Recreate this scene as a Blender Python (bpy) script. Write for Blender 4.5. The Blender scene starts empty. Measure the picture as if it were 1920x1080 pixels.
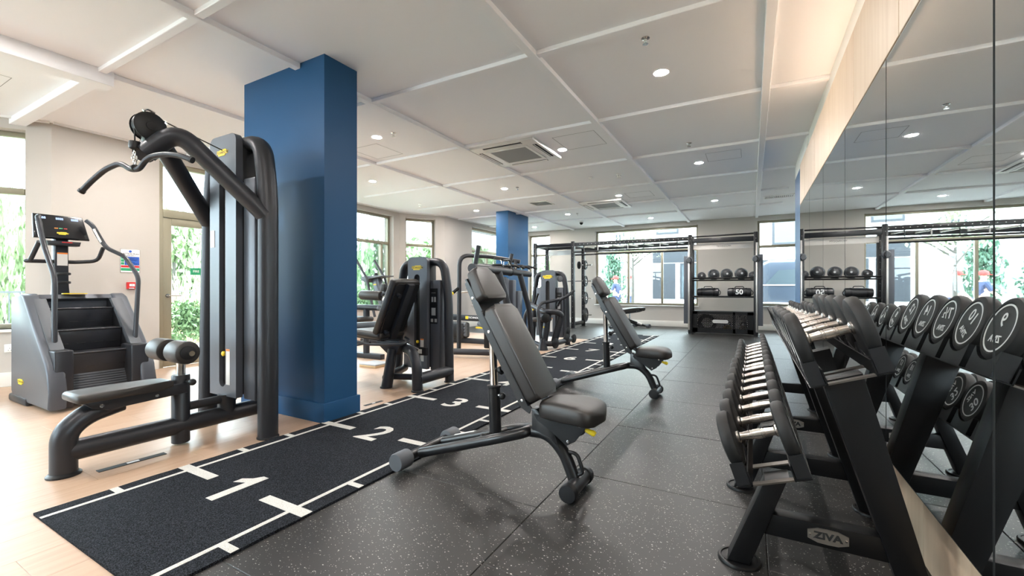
import bpy, bmesh, math, random
from mathutils import Vector, Matrix, Euler, noise
R = math.radians
PI = math.pi
random.seed(7)
scene = bpy.context.scene
col = scene.collection

# ---------------------------------------------------------------- camera
cam_data = bpy.data.cameras.new('camera')
cam_data.sensor_width = 36.0
cam_data.lens = 36.0 * 812.0 / 1920.0
cam_data.shift_y = 0.0005
cam_data.clip_start = 0.05
cam_data.clip_end = 300
cam = bpy.data.objects.new('camera', cam_data)
col.objects.link(cam)
cam.location = (0, 0, 1.10)
cam.rotation_euler = (R(90), 0, R(28.94))
scene.camera = cam

# ---------------------------------------------------------------- world, exposure
w = bpy.data.worlds.new('sky'); scene.world = w; w.use_nodes = True
bg = w.node_tree.nodes['Background']
bg.inputs['Color'].default_value = (0.77, 0.895, 1.0, 1)
bg.inputs['Strength'].default_value = 8.5
scene.view_settings.view_transform = 'Standard'
scene.view_settings.look = 'None'
scene.view_settings.gamma = 1.0
scene.view_settings.use_curve_mapping = False
scene.view_settings.exposure = 1.38
scene.cycles.use_denoising = True
scene.cycles.max_bounces = 10
scene.cycles.diffuse_bounces = 6
scene.cycles.transparent_max_bounces = 24
scene.cycles.sample_clamp_indirect = 6.0
LAMP = 580.0          # radiance of the recessed lamps

# portals: they give no light, they only guide the sampling of the sky through the windows
def portal(loc, sx, sz, rz):
    l = bpy.data.lights.new('daylight_portal', 'AREA'); l.shape = 'RECTANGLE'; l.size = sx; l.size_y = sz
    l.cycles.is_portal = True
    o = bpy.data.objects.new('daylight_portal', l); o.location = loc
    o.rotation_euler = (R(90), 0, rz); col.objects.link(o); o['kind'] = 'helper'

# ---------------------------------------------------------------- materials
M = {}
def mat(name, color, rough=0.5, metal=0.0, spec=0.5, bump=None, var=None, emit=None, coat=0.0):
    m = bpy.data.materials.new(name); m.use_nodes = True
    nt = m.node_tree; b = nt.nodes['Principled BSDF']
    b.inputs['Base Color'].default_value = (*color, 1)
    b.inputs['Roughness'].default_value = rough
    b.inputs['Metallic'].default_value = metal
    b.inputs['Specular IOR Level'].default_value = spec
    b.inputs['Coat Weight'].default_value = coat
    if emit:
        b.inputs['Emission Color'].default_value = (*emit[:3], 1); b.inputs['Emission Strength'].default_value = emit[3]
    tc = nt.nodes.new('ShaderNodeTexCoord')
    if var:     # (scale, amount)
        n = nt.nodes.new('ShaderNodeTexNoise'); n.inputs['Scale'].default_value = var[0]; n.inputs['Detail'].default_value = 4
        r = nt.nodes.new('ShaderNodeMapRange'); r.inputs['To Min'].default_value = 1 - var[1]; r.inputs['To Max'].default_value = 1 + var[1]
        mx = nt.nodes.new('ShaderNodeVectorMath'); mx.operation = 'SCALE'; mx.inputs[0].default_value = color
        nt.links.new(tc.outputs['Object'], n.inputs['Vector']); nt.links.new(n.outputs['Fac'], r.inputs['Value'])
        nt.links.new(r.outputs['Result'], mx.inputs['Scale']); nt.links.new(mx.outputs['Vector'], b.inputs['Base Color'])
    if bump:    # (scale, strength)
        n = nt.nodes.new('ShaderNodeTexNoise'); n.inputs['Scale'].default_value = bump[0]; n.inputs['Detail'].default_value = 3
        bp = nt.nodes.new('ShaderNodeBump'); bp.inputs['Strength'].default_value = bump[1]; bp.inputs['Distance'].default_value = 0.002
        nt.links.new(tc.outputs['Object'], n.inputs['Vector']); nt.links.new(n.outputs['Fac'], bp.inputs['Height'])
        nt.links.new(bp.outputs['Normal'], b.inputs['Normal'])
    M[name] = m
    return m

mat('ceiling_paint', (0.89, 0.89, 0.905), 0.9, spec=0.2)
mat('wall_paint', (0.52, 0.485, 0.445), 0.85, spec=0.25, bump=(180, 0.05))
mat('trim_white', (0.80, 0.79, 0.76), 0.45)
mat('skirting_paint', (0.74, 0.72, 0.67), 0.5)
mat('blue_paint', (0.020, 0.080, 0.185), 0.42, spec=0.18, bump=(120, 0.04))
mat('bronze_frame', (0.30, 0.275, 0.20), 0.42, metal=0.35)
mat('machine', (0.034, 0.036, 0.042), 0.40, metal=0.4, bump=(400, 0.04))
mat('panel_grey', (0.095, 0.104, 0.122), 0.40, metal=0.35)
mat('dark_plastic', (0.010, 0.0105, 0.012), 0.45, spec=0.4)
mat('black_steel', (0.006, 0.006, 0.0065), 0.38, spec=0.27, bump=(600, 0.05))
mat('bench_steel', (0.012, 0.0125, 0.014), 0.30, spec=0.5)
mat('vinyl', (0.022, 0.019, 0.0175), 0.46, spec=0.6, bump=(260, 0.10))
mat('chrome', (0.80, 0.79, 0.78), 0.10, metal=1.0)
mat('brushed_steel', (0.62, 0.59, 0.55), 0.27, metal=1.0)
mat('plate_steel', (0.66, 0.64, 0.61), 0.32, metal=1.0)
mat('rubber', (0.014, 0.0135, 0.0135), 0.58, spec=0.4, bump=(300, 0.06))
mat('strip_metal', (0.20, 0.18, 0.16), 0.36, metal=0.9)
mat('cap_grey', (0.085, 0.093, 0.105), 0.55)
mat('yellow', (0.85, 0.62, 0.02), 0.45)
mat('black_ink', (0.012, 0.012, 0.012), 0.6)
mat('white_ink', (0.85, 0.85, 0.84), 0.5)
mat('white_label', (0.72, 0.72, 0.70), 0.5)
mat('orange', (0.85, 0.25, 0.04), 0.5)
mat('red', (0.55, 0.02, 0.02), 0.4)
mat('green_sign', (0.02, 0.32, 0.14), 0.5)
mat('blue_sign', (0.02, 0.09, 0.42), 0.5)
mat('grey_grille', (0.27, 0.27, 0.27), 0.7)
mat('slot_dark', (0.02, 0.02, 0.02), 0.7)
mat('socket_white', (0.78, 0.78, 0.75), 0.35)
mat('lamp_glow', (1, 0.9, 0.75), 0.5, emit=(1.0, 0.95, 0.91, LAMP))
mat('lcd_blue', (0.05, 0.07, 0.12), 0.2, emit=(0.45, 0.6, 1.0, 0.9))
mat('screen_black', (0.010, 0.011, 0.013), 0.18)
mat('plywood', (0.55, 0.38, 0.20), 0.5, var=(9, 0.12))
mat('bag_vinyl', (0.022, 0.022, 0.025), 0.36, bump=(60, 0.25))
mat('ball_rubber', (0.030, 0.031, 0.034), 0.5, bump=(220, 0.25))
mat('sand_grey', (0.40, 0.41, 0.42), 0.45)
# outside
mat('render_white', (0.80, 0.79, 0.77), 0.8, var=(1.5, 0.04))
mat('slate_panel', (0.011, 0.0145, 0.020), 0.5)
mat('pale_window', (0.045, 0.058, 0.066), 0.15)
mat('paving', (0.62, 0.60, 0.57), 0.85, var=(3, 0.10))
mat('lawn', (0.17, 0.21, 0.11), 0.9, var=(6, 0.3))
mat('soil', (0.16, 0.14, 0.08), 0.95, var=(12, 0.4))
mat('bark', (0.07, 0.064, 0.055), 0.9, bump=(30, 0.6))
mat('leaf_mid', (0.16, 0.25, 0.11), 0.6, var=(1.3, 0.3))
mat('leaf_pale', (0.30, 0.39, 0.21), 0.6, var=(1.3, 0.25))
mat('leaf_dark', (0.055, 0.12, 0.075), 0.55, var=(1.3, 0.3))
mat('petal', (0.85, 0.50, 0.04), 0.6)
mat('straw', (0.55, 0.46, 0.26), 0.8)
mat('car_paint', (0.045, 0.058, 0.08), 0.25, metal=0.4, coat=0.5)
mat('skin', (0.60, 0.38, 0.28), 0.55)
mat('cloth_blue', (0.03, 0.045, 0.10), 0.85)
mat('cloth_pale', (0.20, 0.23, 0.30), 0.85)
mat('cloth_red', (0.45, 0.03, 0.025), 0.8)
mat('cloth_beige', (0.55, 0.40, 0.30), 0.85)

def glass_mat(name, tint, reflect):
    m = bpy.data.materials.new(name); m.use_nodes = True; nt = m.node_tree
    for n in list(nt.nodes): nt.nodes.remove(n)
    out = nt.nodes.new('ShaderNodeOutputMaterial'); tr = nt.nodes.new('ShaderNodeBsdfTransparent'); gl = nt.nodes.new('ShaderNodeBsdfGlossy')
    tr.inputs['Color'].default_value = (*tint, 1); gl.inputs['Roughness'].default_value = 0.0
    fr = nt.nodes.new('ShaderNodeFresnel'); fr.inputs['IOR'].default_value = 1.45
    mul = nt.nodes.new('ShaderNodeMath'); mul.operation = 'MULTIPLY'; mul.inputs[1].default_value = reflect
    mx = nt.nodes.new('ShaderNodeMixShader')
    nt.links.new(fr.outputs[0], mul.inputs[0]); nt.links.new(mul.outputs[0], mx.inputs[0])
    nt.links.new(tr.outputs[0], mx.inputs[1]); nt.links.new(gl.outputs[0], mx.inputs[2]); nt.links.new(mx.outputs[0], out.inputs[0])
    M[name] = m
glass_mat('window_glass', (0.95, 0.98, 0.97), 0.9)
m = mat('mirror_glass', (0.84, 0.86, 0.86), 0.012, metal=1.0)

# wood strips: long grain stretched along the local y axis
def wood_mat(name, c1, c2, rough, stretch=(14, 0.9, 14), bumpy=0.03):
    m = bpy.data.materials.new(name); m.use_nodes = True; nt = m.node_tree; b = nt.nodes['Principled BSDF']
    tc = nt.nodes.new('ShaderNodeTexCoord'); mp = nt.nodes.new('ShaderNodeMapping'); mp.inputs['Scale'].default_value = stretch
    n = nt.nodes.new('ShaderNodeTexNoise'); n.inputs['Scale'].default_value = 2.2; n.inputs['Detail'].default_value = 6; n.inputs['Distortion'].default_value = 0.6
    oi = nt.nodes.new('ShaderNodeObjectInfo')
    add = nt.nodes.new('ShaderNodeVectorMath'); add.operation = 'ADD'
    sc_ = nt.nodes.new('ShaderNodeMath'); sc_.operation = 'MULTIPLY'; sc_.inputs[1].default_value = 37.0
    cr = nt.nodes.new('ShaderNodeValToRGB'); cr.color_ramp.elements[0].position = 0.3; cr.color_ramp.elements[0].color = (*c1, 1)
    cr.color_ramp.elements[1].position = 0.72; cr.color_ramp.elements[1].color = (*c2, 1)
    nt.links.new(tc.outputs['Object'], mp.inputs[0]); nt.links.new(oi.outputs['Random'], sc_.inputs[0])
    nt.links.new(mp.outputs[0], add.inputs[0]); nt.links.new(sc_.outputs[0], add.inputs[1])
    nt.links.new(add.outputs[0], n.inputs['Vector']); nt.links.new(n.outputs['Fac'], cr.inputs[0]); nt.links.new(cr.outputs[0], b.inputs['Base Color'])
    bp = nt.nodes.new('ShaderNodeBump'); bp.inputs['Strength'].default_value = bumpy; bp.inputs['Distance'].default_value = 0.002
    nt.links.new(n.outputs['Fac'], bp.inputs['Height']); nt.links.new(bp.outputs[0], b.inputs['Normal'])
    b.inputs['Roughness'].default_value = rough
    M[name] = m
wood_mat('oak_vinyl', (0.45, 0.295, 0.195), (0.51, 0.355, 0.25), 0.40)
wood_mat('oak_panel', (0.54, 0.385, 0.26), (0.61, 0.46, 0.33), 0.5, stretch=(9, 9, 0.7))

# rubber tile: dark with scattered pale flecks
m = bpy.data.materials.new('fleck_rubber'); m.use_nodes = True; nt = m.node_tree; b = nt.nodes['Principled BSDF']
geo = nt.nodes.new('ShaderNodeNewGeometry')
def flecks(scale, thr, stretch):
    mp = nt.nodes.new('ShaderNodeMapping'); mp.inputs['Scale'].default_value = stretch; mp.inputs['Rotation'].default_value = (0, 0, 0.6)
    v = nt.nodes.new('ShaderNodeTexVoronoi'); v.inputs['Scale'].default_value = scale
    lt = nt.nodes.new('ShaderNodeMath'); lt.operation = 'LESS_THAN'; lt.inputs[1].default_value = thr
    wn = nt.nodes.new('ShaderNodeSeparateColor'); gt = nt.nodes.new('ShaderNodeMath'); gt.operation = 'GREATER_THAN'; gt.inputs[1].default_value = 0.45
    mu = nt.nodes.new('ShaderNodeMath'); mu.operation = 'MULTIPLY'
    nz = nt.nodes.new('ShaderNodeTexNoise'); nz.inputs['Scale'].default_value = 40; ad = nt.nodes.new('ShaderNodeVectorMath'); ad.operation = 'MULTIPLY_ADD'; ad.inputs[1].default_value = (0.012,) * 3
    nt.links.new(geo.outputs['Position'], nz.inputs['Vector']); nt.links.new(nz.outputs['Color'], ad.inputs[0]); nt.links.new(geo.outputs['Position'], ad.inputs[2])
    nt.links.new(ad.outputs[0], mp.inputs[0]); nt.links.new(mp.outputs[0], v.inputs['Vector'])
    nt.links.new(v.outputs['Distance'], lt.inputs[0]); nt.links.new(v.outputs['Color'], wn.inputs[0]); nt.links.new(wn.outputs[0], gt.inputs[0])
    nt.links.new(lt.outputs[0], mu.inputs[0]); nt.links.new(gt.outputs[0], mu.inputs[1])
    return mu
f1 = flecks(46, 0.165, (1, 1.7, 1)); f2 = flecks(80, 0.15, (1.6, 1, 1))
mxx = nt.nodes.new('ShaderNodeMath'); mxx.operation = 'MAXIMUM'; nt.links.new(f1.outputs[0], mxx.inputs[0]); nt.links.new(f2.outputs[0], mxx.inputs[1])
nzb = nt.nodes.new('ShaderNodeTexNoise'); nzb.inputs['Scale'].default_value = 1.6; nzb.inputs['Detail'].default_value = 5
crb = nt.nodes.new('ShaderNodeValToRGB'); crb.color_ramp.elements[0].color = (0.014, 0.0132, 0.0128, 1); crb.color_ramp.elements[1].color = (0.027, 0.0255, 0.0245, 1)
crb.color_ramp.elements[0].position = .3; crb.color_ramp.elements[1].position = .7
nt.links.new(geo.outputs['Position'], nzb.inputs['Vector']); nt.links.new(nzb.outputs['Fac'], crb.inputs[0])
mixc = nt.nodes.new('ShaderNodeMix'); mixc.data_type = 'RGBA'
nt.links.new(mxx.outputs[0], mixc.inputs[0]); nt.links.new(crb.outputs[0], mixc.inputs[6]); mixc.inputs[7].default_value = (0.40, 0.38, 0.35, 1)
nt.links.new(mixc.outputs[2], b.inputs['Base Color'])
b.inputs['Roughness'].default_value = 0.42
b.inputs['Specular IOR Level'].default_value = 0.42
nzf = nt.nodes.new('ShaderNodeTexNoise'); nzf.inputs['Scale'].default_value = 420
bpf = nt.nodes.new('ShaderNodeBump'); bpf.inputs['Strength'].default_value = 0.14; bpf.inputs['Distance'].default_value = 0.001
nt.links.new(geo.outputs['Position'], nzf.inputs['Vector']); nt.links.new(nzf.outputs['Fac'], bpf.inputs['Height']); nt.links.new(bpf.outputs[0], b.inputs['Normal'])
M['fleck_rubber'] = m

def turf_mat(name, c1, c2):
    m = bpy.data.materials.new(name); m.use_nodes = True; nt = m.node_tree; b = nt.nodes['Principled BSDF']
    geo = nt.nodes.new('ShaderNodeNewGeometry'); n = nt.nodes.new('ShaderNodeTexNoise'); n.inputs['Scale'].default_value = 240; n.inputs['Detail'].default_value = 2
    cr = nt.nodes.new('ShaderNodeValToRGB'); cr.color_ramp.elements[0].position = 0.42; cr.color_ramp.elements[0].color = (*c1, 1)
    cr.color_ramp.elements[1].position = 0.68; cr.color_ramp.elements[1].color = (*c2, 1)
    bp = nt.nodes.new('ShaderNodeBump'); bp.inputs['Strength'].default_value = 0.9; bp.inputs['Distance'].default_value = 0.006
    nt.links.new(geo.outputs['Position'], n.inputs['Vector']); nt.links.new(n.outputs['Fac'], cr.inputs[0]); nt.links.new(cr.outputs[0], b.inputs['Base Color'])
    nt.links.new(n.outputs['Fac'], bp.inputs['Height']); nt.links.new(bp.outputs[0], b.inputs['Normal'])
    b.inputs['Roughness'].default_value = 0.95; b.inputs['Specular IOR Level'].default_value = 0.15
    M[name] = m
turf_mat('turf_black', (0.003, 0.0035, 0.005), (0.046, 0.051, 0.064))
turf_mat('turf_white', (0.60, 0.58, 0.54), (0.80, 0.78, 0.74))

# ---------------------------------------------------------------- mesh builder
def fillet(pts, r, n=6):
    """Round the inner corners of a polyline."""
    pts = [Vector(p) for p in pts]; out = [pts[0]]
    for i in range(1, len(pts) - 1):
        a, p, b_ = pts[i-1], pts[i], pts[i+1]
        rr = r[i-1] if isinstance(r, (list, tuple)) else r
        d1 = (a - p); d2 = (b_ - p); l = min(rr, d1.length * 0.49, d2.length * 0.49)
        s_, e_ = p + d1.normalized() * l, p + d2.normalized() * l
        for k in range(n + 1):
            t = k / n
            out.append(s_ * (1-t)**2 + p * 2*t*(1-t) + e_ * t*t)
    out.append(pts[-1]); return out

class MB:
    def __init__(self, org=(0, 0, 0)):
        self.bm = bmesh.new(); self.org = Vector(org)
    def _xf(self, verts, mtx):
        for v in verts: v.co = mtx @ v.co
    def box(self, c, s, rot=(0, 0, 0), bev=0.0, seg=2):
        r = bmesh.ops.create_cube(self.bm, size=1.0); vs = r['verts']
        for v in vs: v.co = Vector((v.co.x * s[0], v.co.y * s[1], v.co.z * s[2]))
        if bev > 0:
            es = list({e for v in vs for e in v.link_edges})
            g = bmesh.ops.bevel(self.bm, geom=es, offset=min(bev, min(s) * 0.49), segments=seg, affect='EDGES', profile=0.5)
            vs = list({v for f in g['faces'] for v in f.verts} | {v for v in vs if v.is_valid})
        mt = Matrix.Translation(Vector(c)) @ Euler(rot).to_matrix().to_4x4()
        self._xf(vs, mt); return self
    def span(self, a, b_, bev=0.0, seg=2):
        a, b_ = Vector(a), Vector(b_); return self.box((a + b_) / 2, [abs(q) for q in (b_ - a)], bev=bev, seg=seg)
    def tube(self, pts, r, n=14, caps=True, oval=None, up=None):
        """Swept tube. r: number or list per point; oval: second radius factor along the frame's second axis."""
        pts = [Vector(p) for p in pts]; N = len(pts); rings = []
        t0 = (pts[1] - pts[0]).normalized()
        u = Vector(up) if up else (Vector((0, 0, 1)) if abs(t0.z) < 0.9 else Vector((1, 0, 0)))
        u = (u - t0 * u.dot(t0)).normalized()
        for i, p in enumerate(pts):
            t = (pts[min(i+1, N-1)] - pts[max(i-1, 0)]).normalized()
            u = (u - t * u.dot(t)).normalized(); v = t.cross(u)
            # widen at bends so the section keeps its width
            rr = r[i] if isinstance(r, (list, tuple)) else r
            ov = oval if oval else 1.0
            rings.append([self.bm.verts.new(p + (u * math.cos(2*PI*k/n) + v * ov * math.sin(2*PI*k/n)) * rr) for k in range(n)])
        for i in range(N - 1):
            for k in range(n):
                self.bm.faces.new((rings[i][k], rings[i][(k+1) % n], rings[i+1][(k+1) % n], rings[i+1][k]))
        if caps:
            self.bm.faces.new(rings[0][::-1]); self.bm.faces.new(rings[-1])
        return self
    def cyl(self, a, b_, r, n=16, r2=None): return self.tube([a, b_], [r, r if r2 is None else r2], n)
    def lathe(self, prof, c=(0, 0, 0), axis=(0, 0, 1), n=24, ring=False):
        """prof: list of (radius, height) along axis."""
        ax = Vector(axis).normalized(); q = Vector((0, 0, 1)).rotation_difference(ax); c = Vector(c); rings = []
        for (r, h) in prof:
            if r < 1e-5: rings.append([self.bm.verts.new(c + q @ Vector((0, 0, h)))])
            else: rings.append([self.bm.verts.new(c + q @ Vector((r*math.cos(2*PI*k/n), r*math.sin(2*PI*k/n), h))) for k in range(n)])
        for i in range(len(rings) - 1):
            a, b_ = rings[i], rings[i+1]
            for k in range(n):
                k2 = (k+1) % n
                if len(a) == 1 and len(b_) == 1: break
                if len(a) == 1: self.bm.faces.new((a[0], b_[k2], b_[k]))
                elif len(b_) == 1: self.bm.faces.new((a[k], a[k2], b_[0]))
                else: self.bm.faces.new((a[k], a[k2], b_[k2], b_[k]))
        if ring:
            for k in range(n): self.bm.faces.new((rings[-1][k], rings[-1][(k+1) % n], rings[0][(k+1) % n], rings[0][k]))
            return self
        if len(rings[0]) > 1: self.bm.faces.new(rings[0][::-1])
        if len(rings[-1]) > 1: self.bm.faces.new(rings[-1])
        return self
    def prism(self, poly, o, ux, uy, depth, bev=0.0, seg=2):
        """Extrude a 2-D polygon: point = o + x*ux + y*uy, thickness 'depth' along ux x uy (centred on o)."""
        o, ux, uy = Vector(o), Vector(ux), Vector(uy); nz = ux.cross(uy).normalized() * depth / 2
        A = [self.bm.verts.new(o + ux*x + uy*y - nz) for x, y in poly]; B = [self.bm.verts.new(o + ux*x + uy*y + nz) for x, y in poly]
        n = len(poly); fs = [self.bm.faces.new(A[::-1]), self.bm.faces.new(B)]
        for k in range(n): fs.append(self.bm.faces.new((A[k], A[(k+1) % n], B[(k+1) % n], B[k])))
        if bev > 0:
            es = [e for f in fs[:2] for e in f.edges]
            bmesh.ops.bevel(self.bm, geom=es, offset=bev, segments=seg, affect='EDGES', profile=0.5)
        return self
    def ball(self, c, r, n=16, sc=(1, 1, 1)):
        q = bmesh.ops.create_uvsphere(self.bm, u_segments=n, v_segments=max(6, n // 2), radius=1)
        for v in q['verts']: v.co = Vector(c) + Vector((v.co.x*r*sc[0], v.co.y*r*sc[1], v.co.z*r*sc[2]))
        return self
    def add_mesh(self, me, mtx):
        nv = len(self.bm.verts); self.bm.from_mesh(me); self.bm.verts.ensure_lookup_table()
        for v in self.bm.verts[nv:]: v.co = mtx @ v.co
        return self
    def build(self, name, material, parent=None, angle=38, label=None):
        bm = self.bm
        bmesh.ops.recalc_face_normals(bm, faces=bm.faces[:])
        me = bpy.data.meshes.new(name)
        for v in bm.verts: v.co -= self.org
        bm.to_mesh(me); bm.free()
        if angle:
            me.shade_smooth(); me.set_sharp_from_angle(angle=R(angle))
        me.materials.append(M[material] if isinstance(material, str) else material)
        o = bpy.data.objects.new(name, me); col.objects.link(o)
        if parent: o.parent = parent
        if label: o['label'] = label
        return o

def tag(o, label, cat, group=None, kind=None):
    o['label'] = label; o['category'] = cat
    if group: o['group'] = group
    if kind: o['kind'] = kind
    return o
def thing(name, loc, label, cat, group=None, rz=0):
    o = bpy.data.objects.new(name, None); o.empty_display_size = 0.1; col.objects.link(o)
    o.location = loc; o.rotation_euler = (0, 0, rz)
    return tag(o, label, cat, group)
def struct(o): o['kind'] = 'structure'; return o
def copy_tree(o, parent=None):
    c_ = o.copy(); col.objects.link(c_); c_.parent = parent
    for ch in o.children: copy_tree(ch, c_)
    return c_
_txt = {}
def text_mesh(s, size=1.0, bold=0.0, ext=0.0):
    key = (s, size, bold, ext)
    if key not in _txt:
        cu = bpy.data.curves.new('lettering', 'FONT'); cu.body = s; cu.size = size; cu.align_x = 'CENTER'; cu.align_y = 'CENTER'
        cu.offset = bold; cu.extrude = ext; cu.resolution_u = 3
        o = bpy.data.objects.new('lettering', cu); col.objects.link(o)
        dg = bpy.context.evaluated_depsgraph_get(); me = bpy.data.meshes.new_from_object(o.evaluated_get(dg))
        bpy.data.objects.remove(o); bpy.data.curves.remove(cu); _txt[key] = me
    return _txt[key]
def frame(o, ux, uy):
    """Matrix with local x -> ux, y -> uy, origin o."""
    ux, uy = Vector(ux).normalized(), Vector(uy).normalized(); uz = ux.cross(uy)
    m_ = Matrix((ux, uy, uz)).transposed().to_4x4(); m_.translation = Vector(o); return m_
def lettering(name, s, size, o, ux, uy, material, parent, org=(0, 0, 0), bold=0.0, ext=0.0006, sx=1.0):
    b_ = MB(org); b_.add_mesh(text_mesh(s, size, bold, ext), frame(o, ux, uy) @ Matrix.Diagonal((sx, 1, 1, 1)))
    return b_.build(name, material, parent, angle=None)
# ================================================================= the room
CE = 3.02
XW, XM = 0.615, 0.527          # right wall, front of the mirror cladding
YB, YF = 13.2, -4.5            # far wall, wall behind the camera
# ---- walls with openings -------------------------------------------------
def wall_run(mb, p0, p1, openings, thick=0.30, z0=0.0, z1=CE, side=1):
    """Solid wall between two plan points with rectangular openings (s0, s1, z0, z1); the body lies to the given side of p0->p1."""
    p0, p1 = Vector((*p0, 0)), Vector((*p1, 0)); d = p1 - p0; L = d.length; d.normalize()
    nrm = Vector((-d.y, d.x, 0)) * side
    def blk(s0, s1, a, b_):
        if s1 - s0 < 1e-4 or b_ - a < 1e-4: return
        c_ = p0 + d * (s0 + s1) / 2 + nrm * thick / 2; ang = math.atan2(d.y, d.x)
        mb.box((c_.x, c_.y, (a + b_) / 2), (s1 - s0, thick, b_ - a), rot=(0, 0, ang))
    s = 0.0
    for (a, b_, c_, e_) in sorted(openings):
        blk(s, a, z0, z1); blk(a, b_, z0, c_); blk(a, b_, e_, z1); s = b_
    blk(s, L, z0, z1)

WIN = [0]
def window(p0, p1, z0, z1, side=1, mullions=(), transom=2.22, upper_mullions=False, sill=True, depth=0.17):
    """Framed window between two plan points (ends of the opening, on the inner wall face)."""
    WIN[0] += 1
    A, B = Vector((*p0, 0)), Vector((*p1, 0)); d = B - A; L = d.length; d.normalize(); nrm = Vector((-d.y, d.x, 0)) * side
    ang = math.atan2(d.y, d.x); org = (A.x, A.y, 0)
    root = bpy.data.objects.new('window_%d' % WIN[0], None); col.objects.link(root); root.location = org; root['kind'] = 'structure'
    def bar(name, s0, s1, a, b_, off=depth, th=0.07, m='bronze_frame', bev=0.004):
        c_ = A + d * (s0 + s1) / 2 + nrm * off
        return MB(org).box((c_.x, c_.y, (a + b_) / 2), (s1 - s0, th, b_ - a), rot=(0, 0, ang), bev=bev).build(name, m, root)
    fw = 0.055
    bar('frame_head', 0, L, z1 - fw, z1); bar('frame_foot', 0, L, z0, z0 + fw)
    bar('frame_side', 0, fw, z0 + fw, z1 - fw); bar('frame_side', L - fw, L, z0 + fw, z1 - fw)
    if transom: bar('transom', fw, L - fw, transom - 0.035, transom + 0.035, th=0.085)
    xs = [fw] + [q for q in mullions] + [L - fw]
    top = transom - 0.035 if transom else z1 - fw
    for q in mullions:
        bar('mullion', q - 0.03, q + 0.03, z0 + fw, top, th=0.08)
    for i in range(len(xs) - 1):
        a = xs[i] + (0.03 if i else 0); b_ = xs[i+1] - (0.03 if i < len(xs) - 2 else 0)
        bar('pane', a, b_, z0 + fw, top, th=0.012, m='window_glass', bev=0)
    if transom: bar('pane', fw, L - fw, transom + 0.035, z1 - fw, th=0.012, m='window_glass', bev=0)
    if sill: bar('sill', -0.02, L + 0.02, z0 - 0.03, z0, off=0.07, th=0.22, m='trim_white', bev=0.006)
    c_ = A + d * L / 2 + nrm * (depth + 0.2)
    portal((c_.x, c_.y, (z0 + z1) / 2), L, z1 - z0, math.atan2(-nrm.y, -nrm.x) - PI / 2)
    return root

ZS, ZH = 0.64, 2.90
# left side, drawn from far to near; the body lies to the right of the walking direction (towards -X)
wl = MB()
LW = [(-7.1, 13.2), (-7.1, 9.17), (-7.76, 8.17), (-7.76, 5.40), (-7.1, 4.40), (-7.1, 1.81), (-7.76, 0.81), (-7.76, -1.96), (-7.1, -2.96), (-7.1, YF)]
L_d = math.hypot(0.66, 1.0)
OPEN = {0: [(0.62, 2.76, ZS, ZH)], 1: [(0.26, L_d - 0.16, ZS, ZH)], 2: [(0.20, 2.57, ZS, ZH)], 3: [(0.2, L_d - 0.2, ZS, ZH)],
        4: [(0.42, 1.545, 0.0, 2.86)], 5: [(0.215, L_d - 0.16, ZS, ZH)], 6: [(0.15, 2.62, ZS, ZH)], 7: [(0.2, L_d - 0.2, ZS, ZH)]}
for i in range(len(LW) - 1):
    wall_run(wl, LW[i], LW[i+1], OPEN.get(i, []), side=-1)
# small fillers at the outside corners
for (x, y) in LW[1:-1]: wl.box((x - 0.2, y, CE / 2), (0.14, 0.14, CE))
struct(wl.build('wall_left', 'wall_paint', angle=None))
for i, ops in OPEN.items():
    if i == 4: continue
    a, b_ = Vector(LW[i]), Vector(LW[i+1]); d = (b_ - a).normalized()
    for (s0, s1, z0, z1) in ops:
        mu = {2: [0.26], 6: [1.2], 0: [1.1]}.get(i, [])
        window(tuple(a + d * s0), tuple(a + d * s1), z0, z1, side=-1, mullions=mu)
# far wall
wb = MB()
B0, B1 = (-7.1, YB), (1.75, YB)
OB = [(0.43, 1.235, ZS, ZH), (2.79, 5.78, 0.61, ZH), (7.24, 8.55, ZS, ZH)]
wall_run(wb, B0, B1, OB, side=1)
struct(wb.build('wall_back', 'wall_paint', angle=None))
window((-6.67, YB), (-5.865, YB), ZS, ZH, side=1)
window((-4.31, YB), (-1.32, YB), 0.61, ZH, side=1, mullions=[1.01, 2.0])
window((0.14, YB), (1.45, YB), ZS, ZH, side=1)
# right side
wr = MB()
wr.span((XW, YF, 0), (XW + 0.25, 6.46, CE)); wr.span((1.75, 8.1, 0), (2.0, YB + 0.3, CE)); wr.span((XW - 0.015, 6.46, 2.80), (XW + 0.25, 8.1, CE)); wr.span((XW + 0.25, 7.95, 2.80), (1.75, 8.1, CE))
struct(wr.build('wall_right', 'trim_white', angle=None))
wbl = MB(); wbl.span((XW - 0.015, 6.46, 0), (XW + 0.25, 8.1, 2.80)); wbl.span((XW + 0.25, 7.95, 0), (1.75, 8.1, 2.80))
struct(wbl.build('wall_right_blue', 'blue_paint', angle=None))
wf = MB(); wall_run(wf, (XW + 0.25, YF), (-8.1, YF), [(4.75, 7.75, ZS, ZH)], side=1)
struct(wf.build('wall_front', 'wall_paint', angle=None))
window((XW + 0.25 - 4.75, YF), (XW + 0.25 - 7.75, YF), ZS, ZH, side=1, mullions=[1.0, 2.0])  # made-up window, out of view behind the camera, added to balance the daylight
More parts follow.
